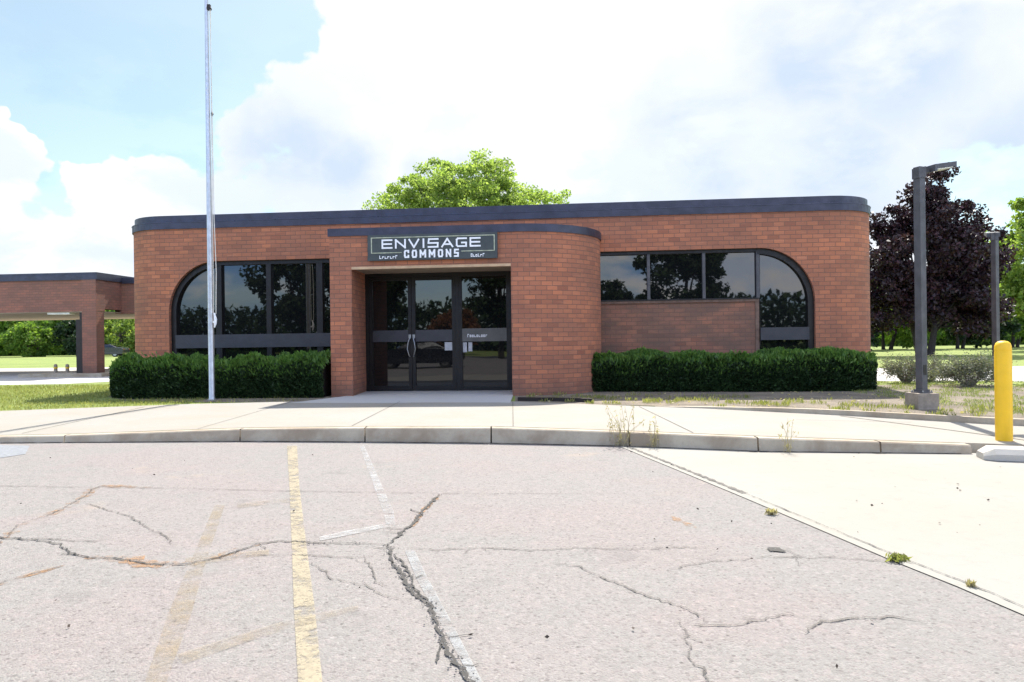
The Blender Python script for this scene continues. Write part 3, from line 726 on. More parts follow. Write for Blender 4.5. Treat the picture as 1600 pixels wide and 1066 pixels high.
# ---- windows
VG = VM+.20
def bar(mb, u0, u1, z0, z1, v0=VG-.09, v1=VG+.02): mb.box(u0, u1, v0, v1, Lz(z0), Lz(z1))
def arcbar(mb, cu, cz, r, a0, a1, w_, v0, v1, n=20):
    P = [(cu+r*math.cos(t), cz+r*math.sin(t)) for t in np.linspace(a0, a1, n)]; Q = [(cu+(r-w_)*math.cos(t), cz+(r-w_)*math.sin(t)) for t in np.linspace(a0, a1, n)]
    for i in range(n-1):
        mb.quad([(P[i][0], v0, Lz(P[i][1])), (P[i+1][0], v0, Lz(P[i+1][1])), (Q[i+1][0], v0, Lz(Q[i+1][1])), (Q[i][0], v0, Lz(Q[i][1]))])
        mb.quad([(Q[i][0], v0, Lz(Q[i][1])), (Q[i+1][0], v0, Lz(Q[i+1][1])), (Q[i+1][0], v1, Lz(Q[i+1][1])), (Q[i][0], v1, Lz(Q[i][1]))])
def pane(u0, u1, z0, z1, parent, top=None, v=VG, tilt=0):
    mb = MB(); a = random.uniform(-.0012, .0012) if tilt == 0 else tilt
    if top is None: pts = [(u0, z0), (u1, z0), (u1, z1), (u0, z1)]
    else: pts = [(u0, z0), (u1, z0)]+top
    mb.quad([(u, v+a*(u-u0), Lz(z)) for u, z in pts]); return mb.build('pane', M['glass'], parent)
CZ = ZW-RA
ZB0, ZB1 = 1.29, 1.635
# left window
wl = MB(); cu = UAL+RA
arcbar(wl, cu, CZ, RA+.01, math.pi, math.pi/2, .15, VG-.10, VG+.02)
bar(wl, UAL-.01, UAL+.14, .1, CZ, VG-.10); bar(wl, cu, .05, ZW-.10, ZW+.01, VG-.10); bar(wl, -.13, .05, .1, ZW-.10)
for u0, u1 in ((-3.80, -3.64), (-2.43, -2.30), (-1.09, -.93)): bar(wl, u0, u1, .1, ZW-.1)
wino = wl.build('window', M['frame'], bld)
bd = MB(); bar(bd, UAL+.12, .04, ZB0, ZB1, VG-.12, VG+.01); bd.build('window_band', M['band'], wino)
ta = np.linspace(math.pi/2, math.pi, 16)
pane(UAL+.1, -3.72, ZB1, 0, wino, [(min(-3.72, cu+(RA-.02)*math.cos(t)), CZ+(RA-.02)*math.sin(t)) for t in ta if cu+(RA-.02)*math.cos(t) < -3.715])
for u0, u1 in ((-3.72, -2.37), (-2.37, -1.01), (-1.01, 0)): pane(u0, u1, ZB1, ZW-.05, wino)
for u0, u1 in ((UAL+.05, -3.72), (-3.72, -2.37), (-2.37, -1.01), (-1.01, 0)): pane(u0, u1, .1, ZB0, wino)
# right window over a brick panel, plus the tall arched bay
ZS = 2.30
bp = MB(); bp.box(UO2, 9.93, VG-.03, VG+.2, Lz(.05), Lz(ZS)-.04); bp.build('brick_panel', M['brick_dirty'], bld)
bs = MB(); bs.box(9.932, 10.02, VG-.05, VG+.2, Lz(.05), Lz(ZS)-.04); bs.box(UO2, 10.02, VG-.07, VG+.2, Lz(ZS)-.04, Lz(ZS)+.015); bs.build('window_sill', m_plain('sill_brown', (.17, .105, .08), .85, 0, .25, 8), bld)
wr = MB(); cu = UAR-RA
arcbar(wr, cu, CZ, RA+.01, math.pi/2, 0, .15, VG-.10, VG+.02)
bar(wr, UO2, cu, ZW-.08, ZW+.01, VG-.10); bar(wr, UAR-.14, UAR+.01, .1, CZ, VG-.10); bar(wr, UO2, 10.02, ZS+.016, ZS+.05)
winr = wr.build('window', M['frame'], bld)
for u0, u1 in ((7.33, 7.40), (8.67, 8.74), (9.955, 10.035)):
    mu = MB(); bar(mu, u0, u1, ZS+.05, ZW-.08); mu.build('mullion', M['post_grey'], winr)
bd = MB(); bar(bd, 10.035, UAR-.12, ZB0+.02, ZB1-.02, VG-.12, VG+.01); bd.build('window_band', M['band'], winr)
for u0, u1 in ((UO2, 7.365), (7.365, 8.705), (8.705, 9.98)): pane(u0, u1, ZS+.02, ZW-.05, winr)
ta = np.linspace(0, math.pi/2, 18)
pane(9.98, UAR-.04, ZB1-.03, 0, winr, [(cu+(RA-.03)*math.cos(t), CZ+(RA-.03)*math.sin(t)) for t in ta]+[(9.98, ZW-.03)])
pane(10.02, UAR-.05, .1, ZB0+.03, winr)
# dark liner behind the glazing so the building is never hollow
li = MB(); li.box(UAL-.1, 0.05, VG+.05, VG+.08, Lz(.05), Lz(ZW+.1)); li.box(UO2, UAR+.1, VG+.21, VG+.24, Lz(.05), Lz(ZW+.1)); li.box(.3, 4.1, VD+.12, VD+.15, Lz(.05), Lz(ZOP+.1)); li.build('interior_lining', M['dark'], bld)

# ---- entrance doors
fr = MB()
def dbar(mb, u0, u1, z0, z1, v0=VD-.05, v1=VD+.06): mb.box(u0, u1, v0, v1, Lz(z0), Lz(z1))
dbar(fr, .34, .47, .17, ZOP-.005); dbar(fr, 3.93, 4.05, .17, ZOP-.005); dbar(fr, .47, 3.93, ZOP-.10, ZOP-.005); dbar(fr, 2.63, 2.72, .17, ZOP-.10)
fr.build('entrance_frame', M['frame'], bld)
for i, (u0, u1, hs) in enumerate(((.475, 1.535, 1), (1.545, 2.625, -1))):
    dd = MB(); dbar(dd, u0, u0+.085, .19, ZOP-.105, VD-.04, VD+.02); dbar(dd, u1-.085, u1, .19, ZOP-.105, VD-.04, VD+.02)
    dbar(dd, u0+.085, u1-.085, ZOP-.18, ZOP-.105, VD-.04, VD+.02); dbar(dd, u0+.085, u1-.085, .19, .30, VD-.04, VD+.02)
    door = dd.build('door', M['frame'], bld)
    rr = MB(); dbar(rr, u0+.085, u1-.085, 1.385, 1.67, VD-.035, VD+.015); rr.build('rail', M['band'], door)
    pane(u0+.07, u1-.07, 1.66, ZOP-.15, door, v=VD); pane(u0+.07, u1-.07, .28, 1.39, door, v=VD)
    hu = u1-.045 if hs > 0 else u0+.045
    hb = MB(); hb.tube([(hu, VD-.04, Lz(1.46)), (hu, VD-.10, Lz(1.46)), (hu+.03*hs*-1, VD-.12, Lz(1.36)), (hu+.05*hs*-1, VD-.12, Lz(1.2)), (hu+.02*hs*-1, VD-.12, Lz(1.08)), (hu, VD-.10, Lz(1.02)), (hu, VD-.04, Lz(1.02))], .014, 8)
    hb.build('handle', M['steel'], door, True)
    lk_ = MB(); lk_.box(hu-.03, hu+.03, VD-.055, VD-.039, Lz(1.47), Lz(1.56)); lk_.build('lock', M['steel'], door)
sl = MB(); dbar(sl, 2.72, 2.79, .17, ZOP-.10, VD-.04, VD+.02); dbar(sl, 3.88, 3.93, .17, ZOP-.10, VD-.04, VD+.02); dbar(sl, 2.79, 3.88, .17, .25, VD-.04, VD+.02)
side = sl.build('sidelight', M['frame'], bld)
rr = MB(); dbar(rr, 2.79, 3.88, 1.37, 1.69, VD-.035, VD+.015); rr.build('rail', M['rail'], side)
pane(2.75, 3.9, 1.66, ZOP-.08, side, v=VD); pane(2.75, 3.9, .2, 1.39, side, v=VD)
def glyphs(mb, u0, u1, z0, z1, v, n):      # small lettering too blurred in the photograph to read
    wd = (u1-u0)/n
    for i in range(n):
        a = u0+i*wd; h = z1-z0; k = random.choice((0, 1, 2)); s_ = wd*.22
        hh = h*(1 if i == 0 else random.choice((.75, .75, 1)))
        mb.box(a, a+s_, v-.006, v, Lz(z0), Lz(z0+hh))
        if k != 1: mb.box(a+s_, a+wd*.72, v-.006, v, Lz(z0+hh-.25*h), Lz(z0+hh))
        if k != 0: mb.box(a+s_, a+wd*.72, v-.006, v, Lz(z0), Lz(z0+.22*h))
        if k == 2: mb.box(a+wd*.55, a+wd*.75, v-.006, v, Lz(z0+.22*h), Lz(z0+hh-.25*h))
lg = MB(); glyphs(lg, 2.92, 3.42, 1.475, 1.555, VD-.036, 9); lg.build('lettering', M['white'], side)

# threshold mat
def bl(u, v): return (O[0]+u*math.cos(A)+v*math.sin(A), O[1]-u*math.sin(A)+v*math.cos(A))

# ------------------------------------------------------------------ shop sign
sg = empty('shop_sign', (*bl(0, 0), .15), -A); tag(sg, 'dark grey-green sign board above the entrance reading ENVISAGE COMMONS in white', 'sign')
pn = MB(); pn.box(.92, 3.855, -.105, -.034, Lz(3.215), Lz(3.79)); pn.build('board', M['sign'], sg, bev=.015)
sb = MB(); vb = -.106
def sbar(u0, u1, z0, z1): sb.box(u0, u1, vb-.010, vb-.0005, Lz(z0), Lz(z1))
sbar(1.0, 3.80, 3.715, 3.735); sbar(1.0, 1.022, 3.375, 3.715); sbar(3.778, 3.80, 3.375, 3.715); sbar(1.022, 1.70, 3.375, 3.393); sbar(3.05, 3.778, 3.375, 3.393)
sb.build('border', M['signline'], sg)
LET = {'C': [((1, 1), (.15, 1)), ((.15, 1), (0, .8)), ((0, .8), (0, .2)), ((0, .2), (.15, 0)), ((.15, 0), (1, 0)), ((1, 0), (1, .25)), ((1, 1), (1, .75))],
 'O': [((.85, 1), (.15, 1)), ((.15, 1), (0, .8)), ((0, .8), (0, .2)), ((0, .2), (.15, 0)), ((.15, 0), (.85, 0)), ((.85, 0), (1, .2)), ((1, .2), (1, .8)), ((1, .8), (.85, 1))],
 'M': [((0, 0), (0, 1)), ((0, 1), (.5, .35)), ((.5, .35), (1, 1)), ((1, 1), (1, 0))],
 'E': [((1, 1), (0, 1)), ((0, 1), (0, 0)), ((0, 0), (1, 0)), ((.12, .5), (.95, .5))],
 'N': [((0, 0), (0, 1)), ((0, 1), (1, 0)), ((1, 0), (1, 1))], 'V': [((0, 1), (.5, 0)), ((.5, 0), (1, 1))], 'I': [((.5, 0), (.5, 1))],
 'S': [((1, 1), (.05, 1)), ((.05, 1), (0, .55)), ((0, .5), (1, .5)), ((1, .45), (.98, 0)), ((.95, 0), (0, 0))],
 'A': [((0, 0), (.5, 1)), ((.5, 1), (1, 0)), ((.3, .3), (.72, .3))],
 'G': [((1, 1), (.12, 1)), ((.12, 1), (0, .85)), ((0, .85), (0, .15)), ((0, .15), (.12, 0)), ((.12, 0), (1, 0)), ((1, 0), (1, .45)), ((1, .45), (.55, .45))]}
def letters(word, u0, u1, z0, z1, sw_, parent, widths, name='lettering'):
    mb = MB(); gap = .06; tot = sum(widths); W_ = (u1-u0-gap*(len(word)-1)); x = u0; h = z1-z0
    for ci, (ch, wt) in enumerate(zip(word, widths)):
        wd = W_*wt/tot
        for si, ((a, b), (c, d)) in enumerate(LET[ch]):
            p = Vector((x+sw_/2+(wd-sw_)*a, z0+sw_/2+(h-sw_)*b)); q = Vector((x+sw_/2+(wd-sw_)*c, z0+sw_/2+(h-sw_)*d))
            dr = (q-p).normalized(); nn = Vector((-dr.y, dr.x))*sw_/2; p = p-dr*sw_*.49; q = q+dr*sw_*.49
            vv = vb-.012-.0012*si
            cs = [p-nn, q-nn, q+nn, p+nn]
            mb.quad([(k.x, vv, Lz(k.y)) for k in cs])
            for i in range(4):
                k1, k2 = cs[i], cs[(i+1) % 4]
                mb.quad([(k1.x, vb, Lz(k1.y)), (k2.x, vb, Lz(k2.y)), (k2.x, vv, Lz(k2.y)), (k1.x, vv, Lz(k1.y))])
        x += wd+gap
    return mb.build(name, M['white'], parent)
letters('ENVISAGE', 1.245, 3.485, 3.475, 3.685, .036, sg, [1, 1, 1, .28, 1, 1.1, 1, 1])
letters('COMMONS', 1.755, 2.995, 3.258, 3.438, .036, sg, [1, 1, 1.25, 1.25, 1, 1.05, .95])
lg = MB(); glyphs(lg, 1.19, 1.615, 3.252, 3.325, vb, 7); lg.build('lettering', M['white'], sg)
lg = MB(); glyphs(lg, 3.26, 3.58, 3.252, 3.325, vb, 6); lg.build('lettering', M['white'], sg)

# small pale rectangles set just in front of the glass
for (u0, u1, z0, z1, lb) in ((2.35, 2.55, 1.16, 1.36, 'pale rectangle on the right-hand door glass beside the stile'), (2.80, 2.90, 1.11, 1.35, 'narrow pale rectangle on the sidelight, nearest the door'), (2.935, 3.03, 1.13, 1.35, 'narrow pale rectangle on the sidelight, further from the door')):
    nb = MB(); nb.box(u0, u1, VD-.012, VD-.006, Lz(z0), Lz(z1)); o = nb.build('pale_rectangle', M['pale_grey']); o.location = (*bl(0, 0), .15); o.rotation_euler = (0, 0, -A)
    tag(o, lb, 'notice', 'pale rectangles on the entrance glass')

# ------------------------------------------------------------------ hedges
def hedge(loc_poly_u, v0f, v1, top, name_label, n_leaf, seed, r_end_left, r_end_right):
    u0, u1 = loc_poly_u
    root = empty('hedge', (*bl((u0+u1)/2, v0f((u0+u1)/2)), .15), 0); tag(root, name_label, 'hedge', 'clipped hedges along the facade')
    inv = Vector(root.location)
    rs = np.random.default_rng(seed)
    def shape(u):
        e0 = min(1, max(0, (u-u0)/r_end_left)) if r_end_left else 1; e1 = min(1, max(0, (u1-u)/r_end_right)) if r_end_right else 1
        a = math.sqrt(max(0, 1-(1-e0)**2)); b_ = math.sqrt(max(0, 1-(1-e1)**2)); return min(a, b_)
    def tz(u, v): return top*(.93+.05*math.sin(u*1.7+seed)+.045*math.sin(u*4.1+v*2+seed)+.055*math.sin(u*6.3+v*5)+.035*math.sin(u*17+v*9)+.02*math.sin(u*41+v*13))
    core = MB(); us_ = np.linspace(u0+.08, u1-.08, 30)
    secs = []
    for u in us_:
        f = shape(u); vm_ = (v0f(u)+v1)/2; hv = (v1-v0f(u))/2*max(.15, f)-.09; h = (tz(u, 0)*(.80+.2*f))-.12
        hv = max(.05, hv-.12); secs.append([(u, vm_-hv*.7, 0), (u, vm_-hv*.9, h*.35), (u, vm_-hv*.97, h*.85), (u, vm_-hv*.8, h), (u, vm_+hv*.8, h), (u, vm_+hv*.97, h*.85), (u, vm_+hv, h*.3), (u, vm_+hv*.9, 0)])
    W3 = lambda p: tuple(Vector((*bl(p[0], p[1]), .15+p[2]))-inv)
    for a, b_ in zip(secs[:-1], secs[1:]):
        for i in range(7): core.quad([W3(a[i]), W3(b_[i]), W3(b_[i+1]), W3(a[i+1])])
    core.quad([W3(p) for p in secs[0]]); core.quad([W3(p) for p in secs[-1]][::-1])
    core.build('dark_core', M['dark'], root)  # solid dark core added so the hedge is not see-through
    P, N, T = [], [], []
    while len(P) < n_leaf:
        u = rs.uniform(u0, u1); f = shape(u)
        k = rs.random(); vf = v0f(u); vm_ = (vf+v1)/2; hv = (v1-vf)/2*max(.25, f); h = tz(u, 0)*(.80+.2*f)
        if k < .48:   # front
            z = rs.random()**.9*h; rec = .10*math.sin(u*5+z*4)+.06*math.sin(u*11-z*7); under = .05*max(0, 1-z/.2)
            p = (u, vm_-hv+abs(rs.normal())*.05+.04*rec+.05+under+.35*max(0, z/h-.72), z); nn = (rs.normal()*.5, -.8, rs.normal()*.5+.5)
        elif k < .85:  # top
            v = rs.uniform(vm_-hv*.93, vm_+hv*.93); z = tz(u, v)*(.80+.2*f)-abs(rs.normal())*.05-.06*abs(v-vm_)/hv; p = (u, v, z); nn = (rs.normal()*.5, rs.normal()*.5-.2, .9)
        elif k < .93 or f > .999:  # back
            z = rs.random()*h; p = (u, vm_+hv-abs(rs.normal())*.04, z); nn = (rs.normal()*.5, .8, rs.normal()*.5+.3)
        else:
            z = rs.random()*h; v = rs.uniform(vm_-hv, vm_+hv); p = (u, v, z); nn = (-.6 if u < (u0+u1)/2 else .6, rs.normal()*.3, rs.normal()*.4+.3)
        P.append(W3(p)); N.append((nn[0]*math.cos(A)+nn[1]*math.sin(A), -nn[0]*math.sin(A)+nn[1]*math.cos(A), nn[2])); T.append(p[2]/h)
    # end caps
    P = np.array(P); N = np.array(N); T = np.array(T); sz = .055+.06*rs.random(len(P))
    tip = (T > .80) & (rs.random(len(P)) < .80) | (T > .5) & (rs.random(len(P)) < .16)
    leafcloud('foliage', P[~tip], N[~tip], sz[~tip], M['l_hedge'], root, .38)
    leafcloud('lit_shoots', P[tip]+np.array([0, 0, .03]), N[tip]+np.array([0, 0, .6]), sz[tip]*1.35, M['l_hedge_lit'], root, .33)  # upper shoots in the paler colour that stands in for light on top
hedge((-5.62, -.08), lambda u: -.30-.10*min(1, max(0, u+5.5)), 1.60, .95, 'dark clipped hedge under the left arched window, behind the flagpole', 46000, 3, 1.15, 0)
hedge((5.6, 12.35), lambda u: .95-.40*min(1, max(0, (u-5.6)/4)), 1.80, .88, 'long dark clipped hedge under the right window, right of the entrance', 52000, 8, 0, .8)

# ------------------------------------------------------------------ flagpole
fpole = empty('flagpole', (-6.64, 15.82, .155)); tag(fpole, 'tall tapered silver flagpole in front of the left hedge, its top out of frame', 'flagpole')
pm = MB(); pm.lathe([(.10, 0), (.10, .02), (.072, .03), (.064, .06), (.062, 2.0), (.052, 5.0), (.040, 8.0), (.032, 9.6)], n=20); pm.build('pole', M['alu'], fpole, True)
bb = MB(); bb.lathe([(.01, 9.6), (.05, 9.63), (.085, 9.69), (.10, 9.76), (.085, 9.84), (.05, 9.89), (.01, 9.91)], n=20); bb.build('finial', M['signline'], fpole, True)
tk = MB(); tk.box(-.02, .09, -.03, .03, 8.60, 8.72); tk.tube([(.06, -.04, 8.64), (.06, .04, 8.64)], .045, 10); tk.build('pulley', M['dark'], fpole)
kn = MB(); kn.tube([(.09, 0, 6.36), (.10, -.01, 6.31), (.09, 0, 6.26)], [.015, .03, .015], 8); kn.build('snap_hook', M['dark'], fpole, True)
rp = MB(); rp.tube([(.085, -.02, 8.62), (.105, -.03, 6.3), (.12, -.04, 4.0), (.155, -.05, 2.8), (.135, -.05, 1.9)], .009, 6); rp.tube([(.08, .02, 8.62), (.075, -.03, 1.88)], .008, 6); rp.build('halyard', M['rope'], fpole, True)
ct = MB(); ct.box(.06, .13, -.045, -.015, 1.70, 1.74); ct.tube([(.10, -.05, 1.60), (.12, -.055, 1.68), (.125, -.055, 1.78), (.10, -.05, 1.92)], [.012, .03, .035, .015], 8); ct.build('cleat', M['white'], fpole, True)

# ------------------------------------------------------------------ light poles
def light_pole(loc, rz, label, hrz, hname='lamp_head'):
    root = empty('light_pole', loc); tag(root, label, 'light pole', 'square parking lot light poles')
    b_ = MB(); b_.box(-.18, .18, -.18, .18, -.10, .25); bo = b_.build('concrete_base', M['block'], root, bev=.02); bo.rotation_euler = (0, 0, R(4))
    c_ = MB(); c_.box(-.115, .115, -.115, .115, .25, .27); c_.box(-.085, .085, -.085, .085, .27, .31); bo = c_.build('base_cover', M['post_grey'], root, bev=.006); bo.rotation_euler = (0, 0, R(rz))
    for sx in (-1, 1):
        for sy in (-1, 1):
            k = MB(); k.tube([(sx*.10, sy*.10, .265), (sx*.10, sy*.10, .295)], .012, 6); q = k.build('bolt', M['steel'], root); q.rotation_euler = (0, 0, R(rz))
    p_ = MB(); p_.box(-.062, .062, -.062, .062, .30, 4.03); q = p_.build('pole', M['post_grey'], root, bev=.008); q.rotation_euler = (0, 0, R(rz))
    hh_ = MB(); hh_.box(-.035, .035, -.066, -.0625, .55, .72); q = hh_.build('hand_hole_cover', M['frame'], root); q.rotation_euler = (0, 0, R(rz))
    h = MB(); tl = lambda p: (p[0], p[1], p[2]+.16*(p[0]-.08))
    for (x0, x1, y0, y1, z0, z1) in ((-.075, .075, -.075, .075, 3.86, 4.035), (.075, .18, -.045, .045, 3.93, 4.00), (.18, .62, -.15, .15, 3.965, 4.04), (.18, .23, -.15, .15, 3.925, 3.965), (.58, .62, -.15, .15, 3.945, 3.965)):
        h.box(x0, x1, y0, y1, z0, z1, T=tl)
    ho = h.build(hname, M['post_grey'], root, bev=.01); ho.rotation_euler = (0, 0, R(hrz))
    l_ = MB(); l_.box(.24, .57, -.13, .13, 3.948, 3.963, T=tl); l_.build('lens', M['lens'], ho)
    return root
light_pole((6.86, 12.02, .17), 22, 'dark square light pole on a concrete block in the bed right of the building', 14)
light_pole((12.42, 18.4, -.05), 22, 'farther dark square light pole standing directly behind the yellow bollard', 64)
light_pole((13.6, -6.5, 0), 10, 'light pole out in the car park behind the viewpoint, mirrored in the arched window', 100)

# ------------------------------------------------------------------ bollard, parking block
bo = empty('bollard', (5.93, 8.66, swz(5.96, 8.66)-.01)); tag(bo, 'bright yellow bollard with a domed top at the end of the pavement', 'bollard')
q = MB(); q.lathe([(.088, 0), (.091, .05), (.091, 1.08), (.089, 1.095), (.089, 1.10), (.091, 1.105), (.091, 1.12), (.088, 1.16), (.075, 1.195), (.05, 1.215), (.02, 1.222)], n=28); q.build('sleeve', M['yellow'], bo, True)
q = MB(); q.lathe([(.125, -.03), (.125, .012), (.10, .018)], n=24); q.build('footing', M['kerb'], bo, True)
pb = MB(); Lb = 2.3
secs = []
for x, k in ((0, 0), (.10, 1), (Lb-.10, 1), (Lb, 0)):
    wd, h = (.13, .07) if k == 0 else (.19, .125)
    secs.append([(x, -wd, 0.0), (x, -wd, h*.55), (x, -wd*.72, h), (x, wd*.72, h), (x, wd, h*.55), (x, wd, 0.0)])
for a, c in zip(secs[:-1], secs[1:]):
    for i in range(6): j = (i+1) % 6; pb.quad([a[i], c[i], c[j], a[j]])
pb.quad(secs[0][::-1]); pb.quad(secs[-1])
o = pb.build('parking_block', m_concrete('block_pale', (.44, .42, .38), .35, 2), bev=.01); o.location = (5.22, 8.02, .008); o.rotation_euler = (0, 0, R(-17)); tag(o, 'pale concrete parking block with chamfered ends below the yellow bollard', 'parking block')

# ------------------------------------------------------------------ drive-through canopy
cn = empty('drive_through_canopy', (-16.60, 28.7, .15), -A); tag(cn, 'low brick drive-through canopy with a dark fascia left of the building', 'canopy')
bmz = (2.62, 3.88)
c1 = MB(); c1.box(-22, 0, 0, .5, bmz[0], bmz[1]); c1.box(-.4, -.02, .5, 1.66, bmz[0]+.1, bmz[1]); c1.build('beam', M['brick_canopy'], cn)
c2 = MB(); c2.box(-.3, 6.2, 1.58, 2.1, bmz[0]-.05, bmz[1]-.05); c2.build('link_beam', M['brick_canopy'], cn)
c3 = MB(); c3.box(-21.9, -.02, .02, 8.0, bmz[0]-.03, bmz[0]-.002); c3.box(.0, 6.2, 2.1, 8.0, bmz[0]-.03, bmz[0]+.05); c3.build('soffit', M['soffit'], cn)
c4 = MB(); c4.box(-22.08, .06, -.06, 2.2, bmz[1], bmz[1]+.20); c4.box(-22.02, .0, .0, 8.2, bmz[1]+.20, bmz[1]+.30); c4.box(.06, 6.2, 1.5, 8.2, bmz[1]-.05, bmz[1]+.195); c4.build('fascia', M['coping'], cn)
c5 = MB(); c5.box(-.60, .006, -.06, .42, -.1, bmz[0]-.033); c5.box(-.60, .006, -.06, -.002, bmz[0]-.033, bmz[1]-.002); c5.build('column', M['brick_canopy'], cn)
c6 = MB(); c6.box(-12.5, -11.7, -.012, .80, -.1, bmz[0]-.003); c6.build('column', M['brick_canopy'], cn)
c7 = MB(); c7.box(-.98, -.62, .10, .55, -.02, 2.30); c7.box(-.78, -.62, .05, .10, 2.25, 2.58); c7.build('teller_cabinet', M['dark'], cn)
c8 = MB(); c8.box(-2.2, -1.25, .1, .45, bmz[0]-.10, bmz[0]-.031); c8.build('ceiling_light', M['lens'], cn)
c9 = MB(); c9.box(-3.0, .5, -.5, 6.5, -.05, .14); c9.build('island_kerb', M['kerb'], cn, bev=.02)
for i, (x, y, lb) in enumerate(((-19.05, 29.9, 'short brown guard post under the canopy, left one of the pair'), (-18.5, 29.8, 'short brown guard post under the canopy, right one of the pair nearest the column'))):
    root = empty('guard_post', (x, y, .15)); tag(root, lb, 'post', 'short guard posts in the drive-through lane')
    q = MB(); q.lathe([(.07, -.05), (.07, .42), (.055, .47), (.02, .49)], n=14); q.build('post', M['block'], root, True)
    q = MB(); q.lathe([(.074, .30), (.074, .36)], n=14); q.build('reflector_band', M['yellow'], root, True)

# ------------------------------------------------------------------ cars
def car(name, loc, rz, label, cat='car', h=1.35, L=4.5, paint='carpaint'):
    root = empty(name, loc, rz); tag(root, label, cat)
    W2 = .88
    prof = [(-L/2, .45), (-L/2+.02, .80), (-L/2+.25, .92), (-1.0, 1.0), (-.45, h), (.75, h+.02), (1.55, 1.03), (L/2-.15, .95), (L/2, .75), (L/2, .42), (L/2-.15, .28), (-L/2+.15, .28)]
    mb = MB()
    def sec(y, ins, zi): return [(x*(1-ins), y, z-(zi if z > 1.02 else 0)) for x, z in prof]
    ss = [sec(-W2, .02, .03), sec(-W2+.12, 0, 0), sec(W2-.12, 0, 0), sec(W2, .02, .03)]
    # narrow the cabin
    for k in (0, 3): ss[k] = [(x, y*(.80 if z > 1.06 else 1), z) for x, y, z in ss[k]]
    n = len(prof)
    for a, c in zip(ss[:-1], ss[1:]):
        for i in range(n): j = (i+1) % n; mb.quad([a[i], c[i], c[j], a[j]])
    mb.quad(ss[0][::-1]); mb.quad(ss[-1])
    body = mb.build('body', M[paint], root, bev=.03)
    for sgn in (-1, 1):
        y = sgn*(W2*.915)
        for pts in ([(-.92, 1.01), (.20, 1.01), (.20, h-.09), (-.42, h-.09)], [(.27, 1.01), (1.36, 1.03), (.72, h-.08), (.27, h-.08)]):
            q = MB(); P = [(x, y+sgn*(.0 if z > 1.1 else .085)+sgn*.0, z) for x, z in pts]
            P = [(x, sgn*(W2*(.80 if z > 1.1 else .985)+.012), z) for x, z in pts]
            q.quad(P if sgn < 0 else P[::-1]); q.build('side_window', M['glass'], root)
    for pts in ([(-1.02, .70, 1.03), (-1.02, -.70, 1.03), (-.49, -.62, h-.03), (-.49, .62, h-.03)], [(1.57, -.70, 1.06), (1.57, .70, 1.06), (.83, .62, h-.02), (.83, -.62, h-.02)]):
        q = MB(); q.quad([(x+(.03 if x > 0 else -.03), y, z+.015) for x, y, z in pts]); q.build('windscreen', M['glass'], root)
    for x in (-L*.31, L*.31):
        for sgn in (-1, 1):
            q = MB(); y = sgn*(W2-.16); q.tube([(x, y-.11, .32), (x, y+.11, .32)], .32, 22); wo = q.build('wheel', M['rubber'], root)
            q = MB(); q.tube([(x, y+sgn*.112, .32), (x, y+sgn*.125, .32)], .20, 16); q.build('rim', M['steel'], wo)
    for sgn in (-1, 1):
        q = MB(); q.box(-L/2-.012, -L/2+.06, sgn*.62-.16, sgn*.62+.16, .68, .80); q.build('headlight', M['lens'], root)
        q = MB(); q.box(L/2-.07, L/2+.012, sgn*.66-.14, sgn*.66+.14, .72, .84); q.build('tail_light', M['l_russet'], root)
    return root
car('parked_car', (-43.2, 76, .15), R(5), 'dark sedan parked far off between the canopy column and the building')
car('parked_car', (-8.2, -.9, 0), R(-10), 'dark car in the near car park, mirrored in the entrance glass')

# ------------------------------------------------------------------ trees and shrubs
tree('locust_tree', (-2.3, 36, .15), [(0, 0, 8.4, 3.4, 3.0, 1.8), (-3.1, 0, 8.0, 2.1, 2, 1.1), (3.4, .3, 8.1, 2.2, 2, 1.15), (-.6, 0, 9.5, 2.0, 2, 1.0), (1.5, 0, 9.2, 1.5, 1, .9)], 4.2, .2, 'l_locust',
     'bright yellow-green tree rising above the roof behind the building', ncl=300, per=130, ls=.14, cr=.48, shell=.25, limbs=34, flat=.6)
tree('purple_maple', (24.0, 41.5, .15), [(-.2, 0, 5.6, 3.3, 3.2, 3.2), (0, 0, 8.7, 1.9, 1.9, 1.8), (.3, .2, 3.6, 3.5, 3.0, 1.7), (-2.6, 0, 4.4, 1.6, 2, 2.2), (1.0, 0, 9.7, .8, .8, 1.3), (2.3, 0, 4.8, 1.5, 2, 2.2), (-1.7, 0, 7.8, 1.7, 1.4, 1.5), (1.6, 0, 7.6, 1.6, 1.4, 1.5), (-2.7, 0, 2.7, 2.0, 2, 1.6), (2.4, 0, 2.6, 2.3, 2, 1.7), (3.2, 0, 5.6, 1.5, 2, 1.8)], 1.9, .20, 'l_maple',
     'dark purple-leaved tree right of the building behind the light pole', ncl=380, per=165, ls=.22, cr=.62, bark='bark_dark', shell=.30, limbs=24, flat=.8, stems=3)
tree('lime_tree', (36.8, 50, .15), [(0, 0, 6.3, 3.8, 3, 3.8), (.8, 0, 9.0, 2.6, 2.4, 2.0), (-2.6, 0, 4.6, 1.9, 2, 2.4)], 2.2, .25, 'l_lime',
     'lime-green tree at the right edge beyond the purple tree', ncl=130, per=150, ls=.30, cr=.85, limbs=10)
